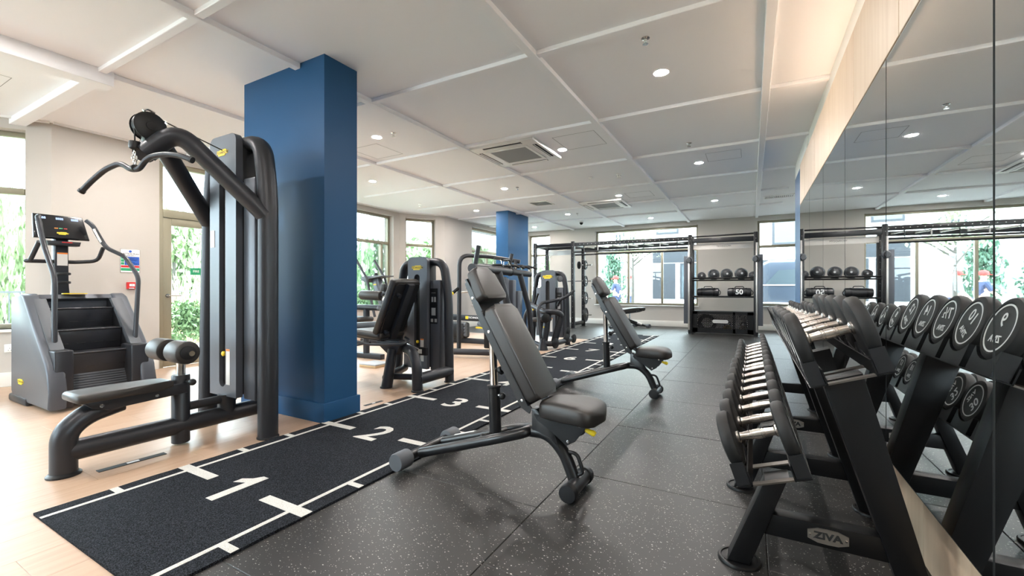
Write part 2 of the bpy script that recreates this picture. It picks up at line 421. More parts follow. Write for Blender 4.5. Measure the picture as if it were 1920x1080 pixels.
# skirting
def skirt(name, segs):
    b_ = MB()
    for (x0, y0, x1, y1) in segs:
        a, e_ = Vector((x0, y0, 0)), Vector((x1, y1, 0)); d = (e_ - a); L = d.length; d.normalize(); n_ = Vector((d.y, -d.x, 0))
        c_ = (a + e_) / 2 + n_ * 0.009
        b_.box((c_.x, c_.y, 0.08), (L, 0.018, 0.16), rot=(0, 0, math.atan2(d.y, d.x)), bev=0.004)
    struct(b_.build(name, 'skirting_paint'))
skirt('baseboard_back', [(-7.1, YB, 1.75, YB)])
skirt('baseboard_left', [(-7.1, 9.17, -7.1, 13.2), (-7.76, 8.17, -7.1, 9.17), (-7.76, 5.4, -7.76, 8.17), (-7.1, 4.4, -7.76, 5.4), (-7.1, 3.98, -7.1, 4.4),
                         (-7.1, 1.81, -7.1, 2.84), (-7.76, 0.81, -7.1, 1.81), (-7.76, -1.96, -7.76, 0.81)])

# ---- glazed door on the left wall ---------------------------------------
def glass_door():
    y0, y1 = 2.855, 3.98; x = -7.1; org = (x, y0, 0)
    root = bpy.data.objects.new('door_1', None); col.objects.link(root); root.location = org; root['kind'] = 'structure'
    def bar(name, a, b_, z0, z1, off=0.06, th=0.09, m='bronze_frame', parent=root, bev=0.004):
        return MB(org).span((x - off - th/2, a, z0), (x - off + th/2, b_, z1), bev=bev).build(name, m, parent)
    bar('frame_side', y0, y0 + 0.05, 0, 2.86); bar('frame_side', y1 - 0.05, y1, 0, 2.86); bar('frame_head', y0 + 0.05, y1 - 0.05, 2.80, 2.86)
    bar('transom', y0 + 0.05, y1 - 0.05, 2.09, 2.20, th=0.10)
    bar('pane', y0 + 0.05, y1 - 0.05, 2.20, 2.80, th=0.012, m='window_glass', bev=0)
    lf = bar('leaf_stile', y0 + 0.055, y0 + 0.155, 0.01, 2.085, th=0.06)
    bar('leaf_stile', y1 - 0.155, y1 - 0.055, 0.01, 2.085, th=0.06)
    bar('leaf_rail', y0 + 0.155, y1 - 0.155, 1.985, 2.085, th=0.06); bar('leaf_rail', y0 + 0.155, y1 - 0.155, 0.01, 0.16, th=0.06)
    bar('pane', y0 + 0.155, y1 - 0.155, 0.16, 1.985, th=0.014, m='window_glass', bev=0)
    hx = x - 0.03
    MB(org).lathe([(0.026, 0), (0.026, 0.010)], (hx, y0 + 0.105, 1.0), (1, 0, 0)).build('handle_rose', 'chrome', lf)
    MB(org).tube(fillet([(hx, y0 + 0.105, 1.0), (hx + 0.055, y0 + 0.105, 1.0), (hx + 0.055, y0 + 0.25, 1.0)], 0.02), 0.009, 10).build('handle', 'brushed_steel', lf)
    sg = MB(org).span((x - 0.05, 3.25, 1.30), (x - 0.047, 3.40, 1.40)).build('door_sign', 'green_sign', root)
    lettering('sign_text', 'FIRE', 0.045, (x - 0.0465, 3.325, 1.35), (0, 1, 0), (0, 0, 1), 'white_ink', sg, org, bold=0.0006)
    portal((x - 0.3, (y0 + y1) / 2, 1.4), y1 - y0, 2.7, R(-90))
glass_door()

# ---- right-hand cladding: timber above and below, mirrors between ---------
root_mir = bpy.data.objects.new('trim_1', None); col.objects.link(root_mir); root_mir.location = (XM, 0, 0); root_mir['kind'] = 'structure'
og = (XM, 0, 0)
ys = [-3.42 + 0.9 * k for k in range(11)]
edges = [YF] + [2.316 - 0.9 * k for k in range(7, 0, -1)] + [2.316, 3.217, 4.12, 5.02, 5.92, 6.43]
edges = [e for e in edges if e > YF] ; edges = [YF] + edges
for a, b_ in zip(edges, edges[1:]):
    if b_ - a < 0.02: continue
    MB(og).span((XM, a + 0.003, 2.137), (XW, b_ - 0.003, 2.63), bev=0.002, seg=1).build('timber_panel', 'oak_panel', root_mir)
    MB(og).span((XW - 0.012, a + 0.002, 0), (XW, b_ - 0.002, 0.345), bev=0.002, seg=1).build('timber_plinth', 'oak_panel', root_mir)
MB(og).span((XM + 0.004, 6.43, 0.33), (XW, 6.455, 2.63), bev=0.002).build('end_trim', 'trim_white', root_mir)
MB(og).span((XM + 0.006, YF, 0.34), (XW, 6.43, 0.352)).build('bottom_ledge', 'black_steel', root_mir)
my = [1.52 - 0.98 * k for k in range(6, 0, -1)] + [1.52, 2.505, 3.48, 4.455, 5.43, 6.43]
my = [YF + 0.02] + [q for q in my if q > YF + 0.1]
for i, (a, b_) in enumerate(zip(my, my[1:])):
    o = MB((XM, (a + b_) / 2, 0.35)).span((XM, a + 0.006, 0.352), (XM + 0.006, b_ - 0.006, 2.126)).build('mirror_panel', 'mirror_glass', None, angle=None)
    o.location = (XM, (a + b_) / 2, 0.35)
    nth = ['first', 'second', 'third', 'fourth', 'fifth', 'sixth', 'seventh', 'eighth', 'ninth', 'tenth', 'eleventh', 'twelfth'][len(my) - 2 - i]
    tag(o, 'tall frameless wall mirror behind the dumbbell racks, %s panel from the far end' % nth, 'mirror', 'mirror panels on the right wall')
MB(og).span((XM + 0.0065, YF, 0.352), (XM + 0.012, 6.43, 2.132)).build('backing_board', 'slot_dark', root_mir)

# ---- ceiling --------------------------------------------------------------
ceil = MB(); ceil.span((-8.3, YF - 0.25, CE), (2.1, YB + 0.35, CE + 0.2)); ceil = struct(ceil.build('ceiling', 'ceiling_paint', angle=None))
def batten(a, b_): MB().span(a, b_, bev=0.004, seg=1).build('batten', 'ceiling_paint', ceil)
for x in (0.12, -1.553, -3.40):
    batten((x - 0.035, YF, CE - 0.045), (x + 0.035, YB, CE))
batten((-5.06, 1.66, CE - 0.045), (-4.99, YB, CE)); batten((-5.12, YF, CE - 0.13), (-4.96, 1.66, CE))
xs = [-7.1, -5.055, -3.435, -1.588, 0.085]
for y in (-3.3, -1.67, -0.04, 1.58, 3.175, 4.79, 6.41, 8.06, 9.70, 11.33):
    for x0, x1 in ((-7.05, -5.06), (-4.99, -3.435), (-3.365, -1.588), (-1.518, 0.085), (0.155, XW)):
        if y == 1.58 and x0 < -6: batten((-7.45, y - 0.06, CE - 0.075), (-5.0, y + 0.06, CE)); continue
        batten((x0, y - 0.03, CE - 0.036), (x1, y + 0.03, CE))
# edge trim along the left wall and far wall
for (x0, y0, x1, y1) in ((-7.1, 9.17, -7.1, 13.2), (-7.76, 8.17, -7.1, 9.17), (-7.76, 5.4, -7.76, 8.17), (-7.1, 1.81, -7.1, 4.4), (-7.76, 0.81, -7.1, 1.81)):
    d = Vector((x1 - x0, y1 - y0, 0)); L = d.length; d.normalize(); n_ = Vector((d.y, -d.x, 0)); c_ = Vector(((x0 + x1) / 2, (y0 + y1) / 2, 0)) + n_ * 0.06
    MB().box((c_.x, c_.y, CE - 0.012), (L, 0.03, 0.024), rot=(0, 0, math.atan2(d.y, d.x))).build('edge_trim', 'trim_white', ceil)
for (cx, cy, s) in ((-6.2, 0.95, 0.6), (-1.95, 4.35 + 1.0, 0.55), (-0.35, 6.95, 0.45), (-4.6, 4.4, 0.5), (-2.0, 9.0, 0.5)):
    b_ = MB()
    for (a, e_) in (((cx - s/2, cy - s/2), (cx + s/2, cy - s/2 + 0.004)), ((cx - s/2, cy + s/2 - 0.004), (cx + s/2, cy + s/2)), ((cx - s/2, cy - s/2), (cx - s/2 + 0.004, cy + s/2)), ((cx + s/2 - 0.004, cy - s/2), (cx + s/2, cy + s/2))):
        b_.span((*a, CE - 0.0015), (*e_, CE))
    b_.build('access_hatch', 'grey_grille', ceil, angle=None)

# ---- floor -----------------------------------------------------------------
floor = struct(MB().span((-8.3, YF - 0.25, -0.2), (2.1, YB + 0.35, -0.022)).build('floor', 'slot_dark', angle=None))
def tile_mesh(sx, sy, th, m, bev):
    o = MB().box((0, 0, -th / 2), (sx, sy, th), bev=bev, seg=1).build('tmp', m, None, angle=None); me = o.data; bpy.data.objects.remove(o); return me
_tm = {}
def lay(name, x0, x1, y0, y1, m, bev=0.003, gap=0.0015, jig=0.0):
    k = (round(x1 - x0, 3), round(y1 - y0, 3), m)
    if k not in _tm: _tm[k] = tile_mesh(x1 - x0 - gap, y1 - y0 - gap, 0.022, m, bev)
    o = bpy.data.objects.new(name, _tm[k]); col.objects.link(o); o.parent = floor
    o.location = ((x0 + x1) / 2, (y0 + y1) / 2, random.uniform(-jig, jig)); return o
# rubber, 1 m tiles in running bond
cols_ = [(-1.875, -0.943), (-0.943, 0.057), (0.057, 0.615)]
for ci, (x0, x1) in enumerate(cols_):
    y = (YF - 0.04) if ci != 1 else (YF - 0.54)
    k0 = 1.965 if ci != 1 else 1.46
    j = math.floor((YF - k0)) + k0
    while j < YB:
        a, b_ = max(j, YF), min(j + 1, YB)
        if b_ - a > 0.02: lay('rubber_tile', x0, x1, round(a, 3), round(b_, 3), 'fleck_rubber', jig=0.0006)
        j += 1
for (x0, x1) in ((0.615, 1.75),):
    for j in range(8, 14):
        a, b_ = max(j + 0.1, 8.1), min(j + 1.1, YB)
        if b_ - a > 0.02: lay('rubber_tile', x0, x1, a, b_, 'fleck_rubber')
WE = 9.0
xs = [-1.875, -2.943, -3.943, -4.943, -5.943, -7.1]
for ci in range(5):
    j = (10.42 if ci == 0 else WE + (0 if ci % 2 else -0.5))
    while j < YB:
        a, b_ = max(j, 10.42 if ci == 0 else WE), min(j + 1, YB)
        if b_ - a > 0.02: lay('rubber_tile', xs[ci+1], xs[ci], round(a, 3), round(b_, 3), 'fleck_rubber')
        j += 1
# oak planks, left of the track and beyond its near end
def planks(x0, x1, y0, y1):
    wdt = 0.24; n = 0; x = x1
    while x > x0 + 0.001:
        xa = max(x0, x - wdt); off = (n * 0.47) % 1.5; y = y0 - off
        while y < y1:
            a, b_ = max(y, y0), min(y + 1.5, y1)
            if b_ - a > 0.02: lay('floor_plank', round(xa, 3), round(x, 3), round(a, 3), round(b_, 3), 'oak_vinyl', bev=0.0008, gap=0.0006)
            y += 1.5
        x -= wdt; n += 1
planks(-7.76, -3.05, YF, WE); planks(-3.05, -1.875, YF, 0.715)
MB().span((-3.05, 0.70, -0.022), (-1.875, 10.43, -0.004)).build('track_underlay', 'slot_dark', floor)
# strip in front of the right wall under the blue wall
# ---- blue columns ------------------------------------------------------------
def column(name, x0, x1, y0, y1):
    o = struct(MB().span((x0, y0, 0), (x1, y1, CE)).build(name, 'blue_paint', angle=None))
    MB().span((x0 - 0.02, y0 - 0.02, 0), (x1 + 0.02, y1 + 0.02, 0.16), bev=0.004).build('skirting', 'blue_paint', o)
column('column_1', -4.19, -3.055, 2.355, 2.69)
column('column_2', -5.58, -5.235, 9.27, 10.36)

# ---- ceiling fittings ---------------------------------------------------------
ORD = ['first', 'second', 'third', 'fourth', 'fifth', 'sixth', 'seventh', 'eighth', 'ninth', 'tenth', 'eleventh', 'twelfth', 'thirteenth', 'fourteenth', 'fifteenth', 'sixteenth']
def make_downlight():
    root = bpy.data.objects.new('downlight', None); col.objects.link(root)
    MB().lathe([(0.052, -0.001), (0.066, -0.004), (0.068, -0.001), (0.068, 0.0)], n=28, ring=True).build('bezel', 'trim_white', root)
    MB().lathe([(0, -0.0025), (0.052, -0.0025), (0.052, -0.001), (0, -0.001)], n=28).build('lens', 'lamp_glow', root)
    return root
dl0 = make_downlight(); first = True
rows = [(-0.703, [0.8, 4.01, 7.17, 10.42], 'row nearest the mirrors'), (-2.40, [-0.8, 2.4, 5.58, 8.9, 12.15], 'second row from the mirrors'),
        (-4.16, [0.8, 3.98, 7.22, 10.5], 'third row from the mirrors'), (-5.94, [-0.8, 2.4, 5.58, 8.92, 12.2], 'row nearest the garden windows')]
for x, yy, nm in rows:
    for i, y in enumerate(yy):
        if x == -2.40 and y == 2.4: continue
        o = dl0 if first else copy_tree(dl0); first = False
        o.location = (x + (0.11 if (x == -2.40 and y == 5.58) else 0), y, CE)
        tag(o, 'recessed ceiling lamp, %s from the far wall, %s' % (ORD[len(yy) - 1 - i], nm), 'ceiling lamp', 'recessed ceiling lamps')
def sprinkler(x, y, lab):
    t = thing('sprinkler_head', (x, y, CE), lab, 'sprinkler', 'sprinkler heads')
    MB().lathe([(0.032, 0), (0.032, -0.006), (0.02, -0.010), (0.011, -0.012), (0.011, -0.03), (0, -0.03)], n=20).build('escutcheon', 'chrome', t)
    MB().lathe([(0, -0.046), (0.022, -0.046), (0.022, -0.049), (0, -0.049)], n=16).build('deflector', 'chrome', t)
    for s in (-1, 1): MB().tube([(0.009*s, 0, -0.028), (0.016*s, 0, -0.038), (0.004*s, 0, -0.047)], 0.0025, 6).build('yoke_arm', 'chrome', t)
sprinkler(-0.711, 3.397, 'small chrome sprinkler above the near dumbbell rack')
sprinkler(-0.72, 6.128, 'small chrome sprinkler between the two far lamps near the mirrors')
sprinkler(-3.861, 3.966, 'small chrome sprinkler beside the lamp next to the near blue column')
sprinkler(-3.882, 7.23, 'small chrome sprinkler beside the lamp in mid ceiling')
sprinkler(-3.9, 10.5, 'small chrome sprinkler near the ceiling camera at the far end')
sprinkler(-6.6, 7.6, 'small chrome sprinkler above the bay window')
t = thing('smoke_detector', (-1.947, 7.248, CE), 'white smoke detector standing out from the ceiling', 'detector')
MB().lathe([(0.05, 0), (0.05, -0.018), (0.045, -0.022)], n=24).build('base', 'trim_white', t)
MB().lathe([(0.043, -0.022), (0.043, -0.038), (0.036, -0.055), (0.02, -0.062), (0, -0.062)], n=24).build('head', 'trim_white', t)
for k in range(8): MB().box((0.043 * math.cos(k*PI/4), 0.043 * math.sin(k*PI/4), -0.03), (0.004, 0.012, 0.008), rot=(0, 0, k*PI/4)).build('vent_slit', 'grey_grille', t)
t = thing('motion_sensor', (-2.431, 7.22, CE), 'small flat white sensor left of the smoke detector', 'sensor')
MB().lathe([(0.035, 0), (0.035, -0.012), (0.02, -0.016)], n=20).build('base', 'trim_white', t); MB().lathe([(0.02, -0.014), (0.014, -0.025), (0, -0.028)], n=16).build('lens', 'socket_white', t)
t = thing('dome_camera', (-4.254, 11.787, CE), 'black glass security camera dome on the far ceiling', 'camera')
MB().lathe([(0.06, 0), (0.06, -0.03), (0.055, -0.036)], n=24).build('base', 'trim_white', t)
MB().lathe([(0.05, -0.03), (0.05, -0.05), (0.043, -0.075), (0.025, -0.094), (0, -0.1)], n=24).build('dome', 'screen_black', t)

def cassette(x0, x1, y0, y1, lab):
    cx, cy = (x0 + x1) / 2, (y0 + y1) / 2; hx, hy = (x1 - x0) / 2, (y1 - y0) / 2
    t = thing('air_conditioning_cassette', (cx, cy, CE), lab, 'air conditioner', 'ceiling air conditioners')
    b_ = MB(); b_.prism([(-hx, -hy), (hx, -hy), (hx, hy), (-hx, hy)], (0, 0, -0.02), (1, 0, 0), (0, 1, 0), 0.04, bev=0.012); b_.build('fascia', 'trim_white', t)
    b_ = MB()
    g = 0.27
    b_.prism([(-g, -g), (g, -g), (g, g), (-g, g)], (0, 0, -0.043), (1, 0, 0), (0, 1, 0), 0.006)
    b_.build('intake_grille', 'grey_grille', t)
    fr = MB()
    for s in (-1, 1):
        fr.span((-g - 0.045, s*(g + 0.0225) - 0.0225, -0.05), (g + 0.045, s*(g + 0.0225) + 0.0225, -0.04), bev=0.003); fr.span((s*(g + 0.0225) - 0.0225, -g, -0.05), (s*(g + 0.0225) + 0.0225, g, -0.04), bev=0.003)
    fr.build('grille_frame', 'trim_white', t)
    q = hx - 0.065
    for k in range(4):
        a = k * PI / 2; c_, s_ = math.cos(a), math.sin(a)
        o = MB().box((0, 0, 0), (0.58, 0.055, 0.003)).build('outlet_slot', 'slot_dark', t); o.location = (q * s_, -q * c_, -0.0405); o.rotation_euler = (0, 0, a)
        f_ = MB().box((0, 0, 0), (0.57, 0.02, 0.005), rot=(0.5, 0, 0)).build('louvre_blade', 'trim_white', o); f_.location = (0, 0.006, -0.004)
cassette(-3.37, -2.41, 4.89, 5.84, 'square white ceiling air conditioner behind the near blue column')
cassette(-3.36, -2.42, 9.15, 10.09, 'square white ceiling air conditioner nearer the far windows')
def grille(x, y, sx, sy, lab):
    t = thing('air_vent', (x, y, CE), lab, 'air vent', 'ceiling air vents')
    fr = MB(); w_ = 0.03
    fr.span((-sx/2, -sy/2, -0.014), (sx/2, -sy/2 + w_, 0)); fr.span((-sx/2, sy/2 - w_, -0.014), (sx/2, sy/2, 0))
    fr.span((-sx/2, -sy/2 + w_, -0.014), (-sx/2 + w_, sy/2 - w_, 0)); fr.span((sx/2 - w_, -sy/2 + w_, -0.014), (sx/2, sy/2 - w_, 0)); fr.build('frame', 'trim_white', t)
    MB().span((-sx/2 + w_, -sy/2 + w_, -0.003), (sx/2 - w_, sy/2 - w_, 0)).build('backing', 'grey_grille', t)
    n = int((sx - 2*w_) / 0.035)
    for k in range(n):
        o = MB().box((0, 0, 0), (0.022, sy - 2*w_, 0.0025), rot=(0, 0.7, 0)).build('blade', 'trim_white', t); o.location = (-sx/2 + w_ + 0.018 + k * 0.035, 0, -0.008)
grille(-4.14, 8.85, 0.46, 0.46, 'square slatted air vent in the ceiling left of the second air conditioner')
grille(0.50, 10.54, 0.56, 0.30, 'slatted air vent in the ceiling near the far right window')

# LED strip lying on top of the timber cladding, washing the ceiling edge
t = thing('led_strip', (0.556, 1.7, 2.63), 'warm LED strip lying on top of the timber cladding above the mirrors', 'light strip')
MB().span((-0.016, -3.3, 0), (0.016, 3.3, 0.008)).build('channel', 'brushed_steel', t)
MB().span((-0.011, -3.3, 0.008), (0.011, 3.3, 0.012)).build('diffuser', mat('led_glow', (1, 0.85, 0.7), 0.5, emit=(1.0, 0.70, 0.48, 8.5)), t)

# ---- things on the left wall -------------------------------------------------------
def wall_sign():
    x = -7.1; t = thing('safety_sign', (x, 2.535, 1.46), 'fire action notice with blue, red and green bands beside the door', 'sign'); o = (x, 2.535, 1.46)
    y0, y1, z0, z1 = 2.432, 2.637, 1.305, 1.612
    MB(o).span((x, y0, z0), (x + 0.006, y1, z1), bev=0.001).build('board', 'brushed_steel', t)
    MB(o).span((x + 0.006, y0 + 0.005, z0 + 0.005), (x + 0.007, y1 - 0.005, z1 - 0.005)).build('print', 'white_ink', t)
    def band(nm, a, b_, c_, d, m): return MB(o).span((x + 0.007, a, c_), (x + 0.0076, b_, d)).build(nm, m, t)
    band('blue_band', y0 + 0.045, y1 - 0.007, 1.405, 1.515, 'blue_sign'); band('red_band', y0 + 0.007, y1 - 0.007, 1.372, 1.400, 'red'); band('green_band', y0 + 0.007, y1 - 0.007, 1.330, 1.366, 'green_sign')
    for k in range(3): band('green_symbol', y0 + 0.007, y0 + 0.041, 1.408 + 0.037*k, 1.440 + 0.037*k, 'green_sign')
    MB(o).lathe([(0.016, 0), (0.016, 0.0008)], (x + 0.007, 2.535, 1.583), (1, 0, 0)).build('blue_disc', 'blue_sign', t)
    lettering('sign_text', 'ACTION PLAN', 0.026, (x + 0.0076, 2.543, 1.550), (0, 1, 0), (0, 0, 1), 'black_ink', t, o, bold=0.0003)
    lettering('sign_text', 'EMERGENCY', 0.016, (x + 0.0076, 2.543, 1.528), (0, 1, 0), (0, 0, 1), 'black_ink', t, o)
    for k in range(5): band('text_line', y0 + 0.055, y1 - 0.02 - 0.02 * (k % 3), 1.416 + 0.018*k, 1.420 + 0.018*k, 'white_ink')
wall_sign()
x = -7.1; t = thing('fire_call_point', (x, 2.54, 1.138), 'red fire alarm call point below the safety sign', 'alarm'); o = (x, 2.54, 1.138)
MB(o).span((x, 2.493, 1.093), (x + 0.045, 2.587, 1.183), bev=0.006).build('housing', 'red', t)
MB(o).span((x + 0.045, 2.512, 1.128), (x + 0.047, 2.568, 1.160)).build('press_plate', 'white_ink', t); MB(o).span((x + 0.045, 2.508, 1.099), (x + 0.0465, 2.562, 1.110)).build('label_strip', 'white_ink', t)
MB(o).lathe([(0.004, 0), (0.004, 0.001)], (x + 0.047, 2.54, 1.144), (1, 0, 0), n=12).build('press_mark', 'black_ink', t)
# double socket under the near bay window
d = Vector((-0.66, -1.0, 0)).normalized(); nn = Vector((-d.y, d.x, 0)); nn = nn if nn.x > 0 else -nn
p = Vector((-7.1, 1.81, 0)) + d * 0.30
t = thing('wall_socket', (p.x, p.y, 0.43), 'white double wall socket beneath the near bay window', 'socket', rz=math.atan2(d.y, d.x))
sgn = -1 if (Vector((math.cos(math.atan2(d.y, d.x) + PI/2), math.sin(math.atan2(d.y, d.x) + PI/2), 0)).dot(nn) < 0) else 1
MB().box((0, sgn * 0.006, 0), (0.16, 0.012, 0.09), bev=0.004).build('plate', 'socket_white', t)
for s in (-1, 1):
    MB().box((s * 0.045, sgn * 0.013, 0.028), (0.012, 0.004, 0.018), bev=0.001).build('rocker', 'socket_white', t)
    for q in ((0, 0.0), (-0.011, -0.022), (0.011, -0.022)): MB().box((s * 0.035 + q[0], sgn * 0.0125, q[1]), (0.006, 0.002, 0.006)).build('pin_hole', 'black_ink', t)
# ================================================================= turf track
def make_track():
    x0, x1, y0, y1 = -3.05, -1.875, 0.715, 10.42
    t = thing('sprint_track', (-2.4625, 5.57, 0), 'black turf sprint track with white metre marks and numerals', 'turf track'); o = (-2.4625, 5.57, 0)
    th = 0.010
    # slightly ragged rim
    b_ = MB(o); n = 120; ra = random.Random(3)
    L = [(x0 + ra.uniform(-0.003, 0.003), y0 + (y1 - y0) * k / n) for k in range(n + 1)]; Rr = [(x1 + ra.uniform(-0.003, 0.003), y0 + (y1 - y0) * k / n) for k in range(n + 1)]
    b_.prism(Rr + L[::-1], (0, 0, th / 2 - 0.004), (1, 0, 0), (0, 1, 0), th + 0.008); b_.build('turf', 'turf_black', t, angle=None)
    z0, z1 = th, th + 0.0012
    MB(o).span((-2.968, y0, z0), (-2.943, y1 - 0.01, z1)).build('side_line', 'turf_white', t, angle=None); MB(o).span((-1.992, y0, z0), (-1.967, y1 - 0.01, z1)).build('side_line', 'turf_white', t, angle=None)
    for k in range(0, 11):
        yc = k + 0.35
        if k >= 1:
            if yc < y1:
                MB(o).span((x0 + 0.002, yc - 0.03, z0), (-2.712, yc + 0.03, z1 + 0.0004)).build('metre_mark', 'turf_white', t, angle=None)
                MB(o).span((-2.22, yc - 0.03, z0), (x1 - 0.002, yc + 0.03, z1 + 0.0004)).build('metre_mark', 'turf_white', t, angle=None)
                if k == 1:
                    one = [(-0.015, -0.15), (0.045, -0.15), (0.045, 0.15), (0.0, 0.15), (-0.03, 0.105), (-0.085, 0.075), (-0.085, 0.025), (-0.015, 0.055)]
                    MB(o).prism(one, (-2.470, yc, z0 + 0.0006), (1, 0, 0), (0, 1, 0), 0.0014).build('numeral', 'turf_white', t, angle=None)
                elif k < 10: lettering('numeral', str(k), 0.41, (-2.472, yc, z0 + 0.0006), (1, 0, 0), (0, 1, 0), 'turf_white', t, o, bold=0.006, ext=0.0007)
        for q in (1/3, 2/3):
            ym = yc + q
            if y0 < ym < y1 - 0.03:
                MB(o).span((x0 + 0.002, ym - 0.018, z0), (-2.968, ym + 0.018, z1)).build('tick_mark', 'turf_white', t, angle=None); MB(o).span((-1.967, ym - 0.018, z0), (x1 - 0.002, ym + 0.018, z1)).build('tick_mark', 'turf_white', t, angle=None)
make_track()
def tape(x, y, l, w_, rz, lab):
    t = thing('floor_marker', (x, y, 0), lab, 'floor marker', rz=rz)
    MB().box((0, 0, 0.0015), (l, w_, 0.003)).build('strip', 'slot_dark', t); MB().box((0, 0, 0.0032), (l * 0.18, w_ * 0.5, 0.0006)).build('strip_print', 'white_label', t)
tape(-3.168, 2.99, 0.21, 0.035, R(86), 'short black marker strip on the oak floor beside the column')
tape(-3.43, 1.24, 0.34, 0.05, R(88), 'black marker strip on the oak floor under the pulldown machine')

# ================================================================= shared machine parts
def badge(o, ux, uy, wdt, parent, org):
    """Small yellow stepped badge with black lettering."""
    h = wdt * 0.32; a, b_ = wdt / 2, h / 2
    poly = [(-a, -b_*0.35), (-a*0.78, -b_*0.35), (-a*0.70, -b_), (a*0.45, -b_), (a*0.55, -b_*0.45), (a*0.95, -b_*0.45), (a, b_*0.5), (a*0.72, b_*0.5), (a*0.62, b_), (-a*0.40, b_), (-a*0.46, b_*0.72), (-a*0.98, b_*0.72)]
    bd = MB(org).prism(poly, o, ux, uy, 0.003).build('badge', 'yellow', parent, angle=None)
    n_ = Vector(ux).cross(Vector(uy)).normalized()
    lettering('badge_text', 'TECHNOGYM', wdt * 0.185, Vector(o) + n_ * 0.0016, ux, uy, 'black_ink', bd, org, bold=wdt * 0.002, ext=0.0003, sx=0.86)
    return bd

def tower(t, org, cx, y, h, front=-1, wide=0.36, cover_h0=0.27, panel2_h=None, col_x=0.40, placard=False, pulley=False, badge_w=0.14, wsc=1.0):
    """Weight-stack tower with a slotted front cover and an arched tube at each side; front faces -Y."""
    x0, x1 = cx - wide * 0.5, cx + wide * 0.5
    yf = y - 0.075
    # arched side tubes
    for s, nm in ((-1, 'frame_tube'), (1, 'frame_tube')):
        pts = fillet([(cx + s*0.05, y + 0.02, h - 0.055), (cx + s*(col_x - 0.10), y + 0.02, h - 0.065), (cx + s*(col_x - 0.03), y + 0.02, h - 0.45), (cx + s*col_x, y, 0.0)], [0.13, 0.35], 8)
        MB(org).tube(pts, 0.048 * wsc, 16, oval=1.25, up=(1, 0, 0)).build(nm, 'machine', t)
        MB(org).lathe([(0.062 * wsc, 0), (0.062 * wsc, 0.008), (0.056 * wsc, 0.014)], (cx + s*col_x, y, 0)).build('foot_pad', 'dark_plastic', t)
    # front cover: two strips, top block, bottom block round the slot
    sl = cx - 0.005; sw = 0.042; zb, zt = cover_h0 + 0.06, h * 0.83
    cv = MB(org)
    ztop = h; rr = 0.06
    arc = [(x1 - rr + rr*math.sin(a), ztop - rr + rr*math.cos(a)) for a in [k*PI/12 for k in range(7)]]
    arcl = [(x0 + rr - rr*math.cos(a), ztop - rr + rr*math.sin(a)) for a in [k*PI/12 for k in range(7)]]
    topblk = [(x0, zt), (sl - sw, zt)] + [(sl - sw*math.cos(a), zt + sw*math.sin(a)) for a in [k*PI/8 for k in range(1, 8)]] + [(sl + sw, zt), (x1, zt)] + arc[::-1] + arcl[::-1]
    cv.prism(topblk, (0, yf, 0), (1, 0, 0), (0, 0, 1), 0.05)
    botblk = [(x0, cover_h0), (x1, cover_h0), (x1, zb + 0.05), (sl + sw, zb + 0.05)] + [(sl + sw*math.cos(a), zb + 0.05 - sw*math.sin(a)) for a in [k*PI/8 for k in range(1, 8)]] + [(sl - sw, zb + 0.05), (x0, zb + 0.05)]
    cv.prism(botblk, (0, yf, 0), (1, 0, 0), (0, 0, 1), 0.05)
    cv.span((x0, yf - 0.025, zb + 0.05), (sl - sw, yf + 0.025, zt)); cv.span((sl + sw, yf - 0.025, zb + 0.05), (x1, yf + 0.025, zt))
    cv.build('front_cover', 'panel_grey', t)
    MB(org).span((x0 + 0.012, yf + 0.025, cover_h0 + 0.01), (x1 - 0.012, yf + 0.17, h - 0.03), bev=0.02).build('housing', 'dark_plastic', t)
    MB(org).span((sl - sw, yf + 0.012, zb), (sl + sw, yf + 0.0255, zt + sw)).build('slot_back', 'slot_dark', t)
    # stack edge numbers and pin
    st = MB(org)
    for k in range(16): st.span((sl + sw*0.55, yf + 0.006, zb + 0.03 + 0.027*k), (sl + sw*0.85, yf + 0.012, zb + 0.045 + 0.027*k))
    st.build('weight_marks', 'plywood', t, angle=None)['kind'] = 'stuff'
    MB(org).lathe([(0.019, 0), (0.019, 0.012), (0.010, 0.018), (0, 0.018)], (sl + 0.004, yf - 0.012, zb + 0.26), (0, -1, 0), n=16).build('selector_pin', 'yellow', t)
    lb = MB(org).span((sl + sw + 0.012, yf - 0.0262, zb + 0.03), (sl + sw + 0.062, yf - 0.025, zb + 0.30)).build('warning_label', 'white_label', t)
    MB(org).span((sl + sw + 0.012, yf - 0.0268, zb + 0.285), (sl + sw + 0.062, yf - 0.026, zb + 0.30)).build('label_band', 'orange', lb)
    # second panel at the right, lower and set back
    p2 = panel2_h or (h - 0.34)
    MB(org).span((x1 + 0.004, y - 0.05, cover_h0 - 0.015), (x1 + 0.150, y + 0.07, p2), bev=0.012).build('side_panel', 'panel_grey', t)
    MB(org).span((x0 - 0.13, y - 0.04, cover_h0), (x0 - 0.004, y + 0.08, p2), bev=0.012).build('side_panel', 'panel_grey', t)
    if placard:
        pl = MB(org).span((x1 + 0.012, y - 0.0535, p2 - 0.52), (x1 + 0.118, y - 0.050, p2 - 0.10)).build('instruction_placard', 'dark_plastic', t)
        for (ax, az, bx, bz) in ((0.03, -0.15, 0.09, -0.155), (0.03, -0.26, 0.055, -0.20), (0.07, -0.26, 0.095, -0.20), (0.03, -0.42, 0.09, -0.33), (0.02, -0.50, 0.055, -0.46), (0.075, -0.50, 0.11, -0.46)):
            MB(org).span((x1 + ax, y - 0.0542, p2 + az), (x1 + bx, y - 0.0535, p2 + bz)).build('pictogram', 'sand_grey', pl, angle=None)
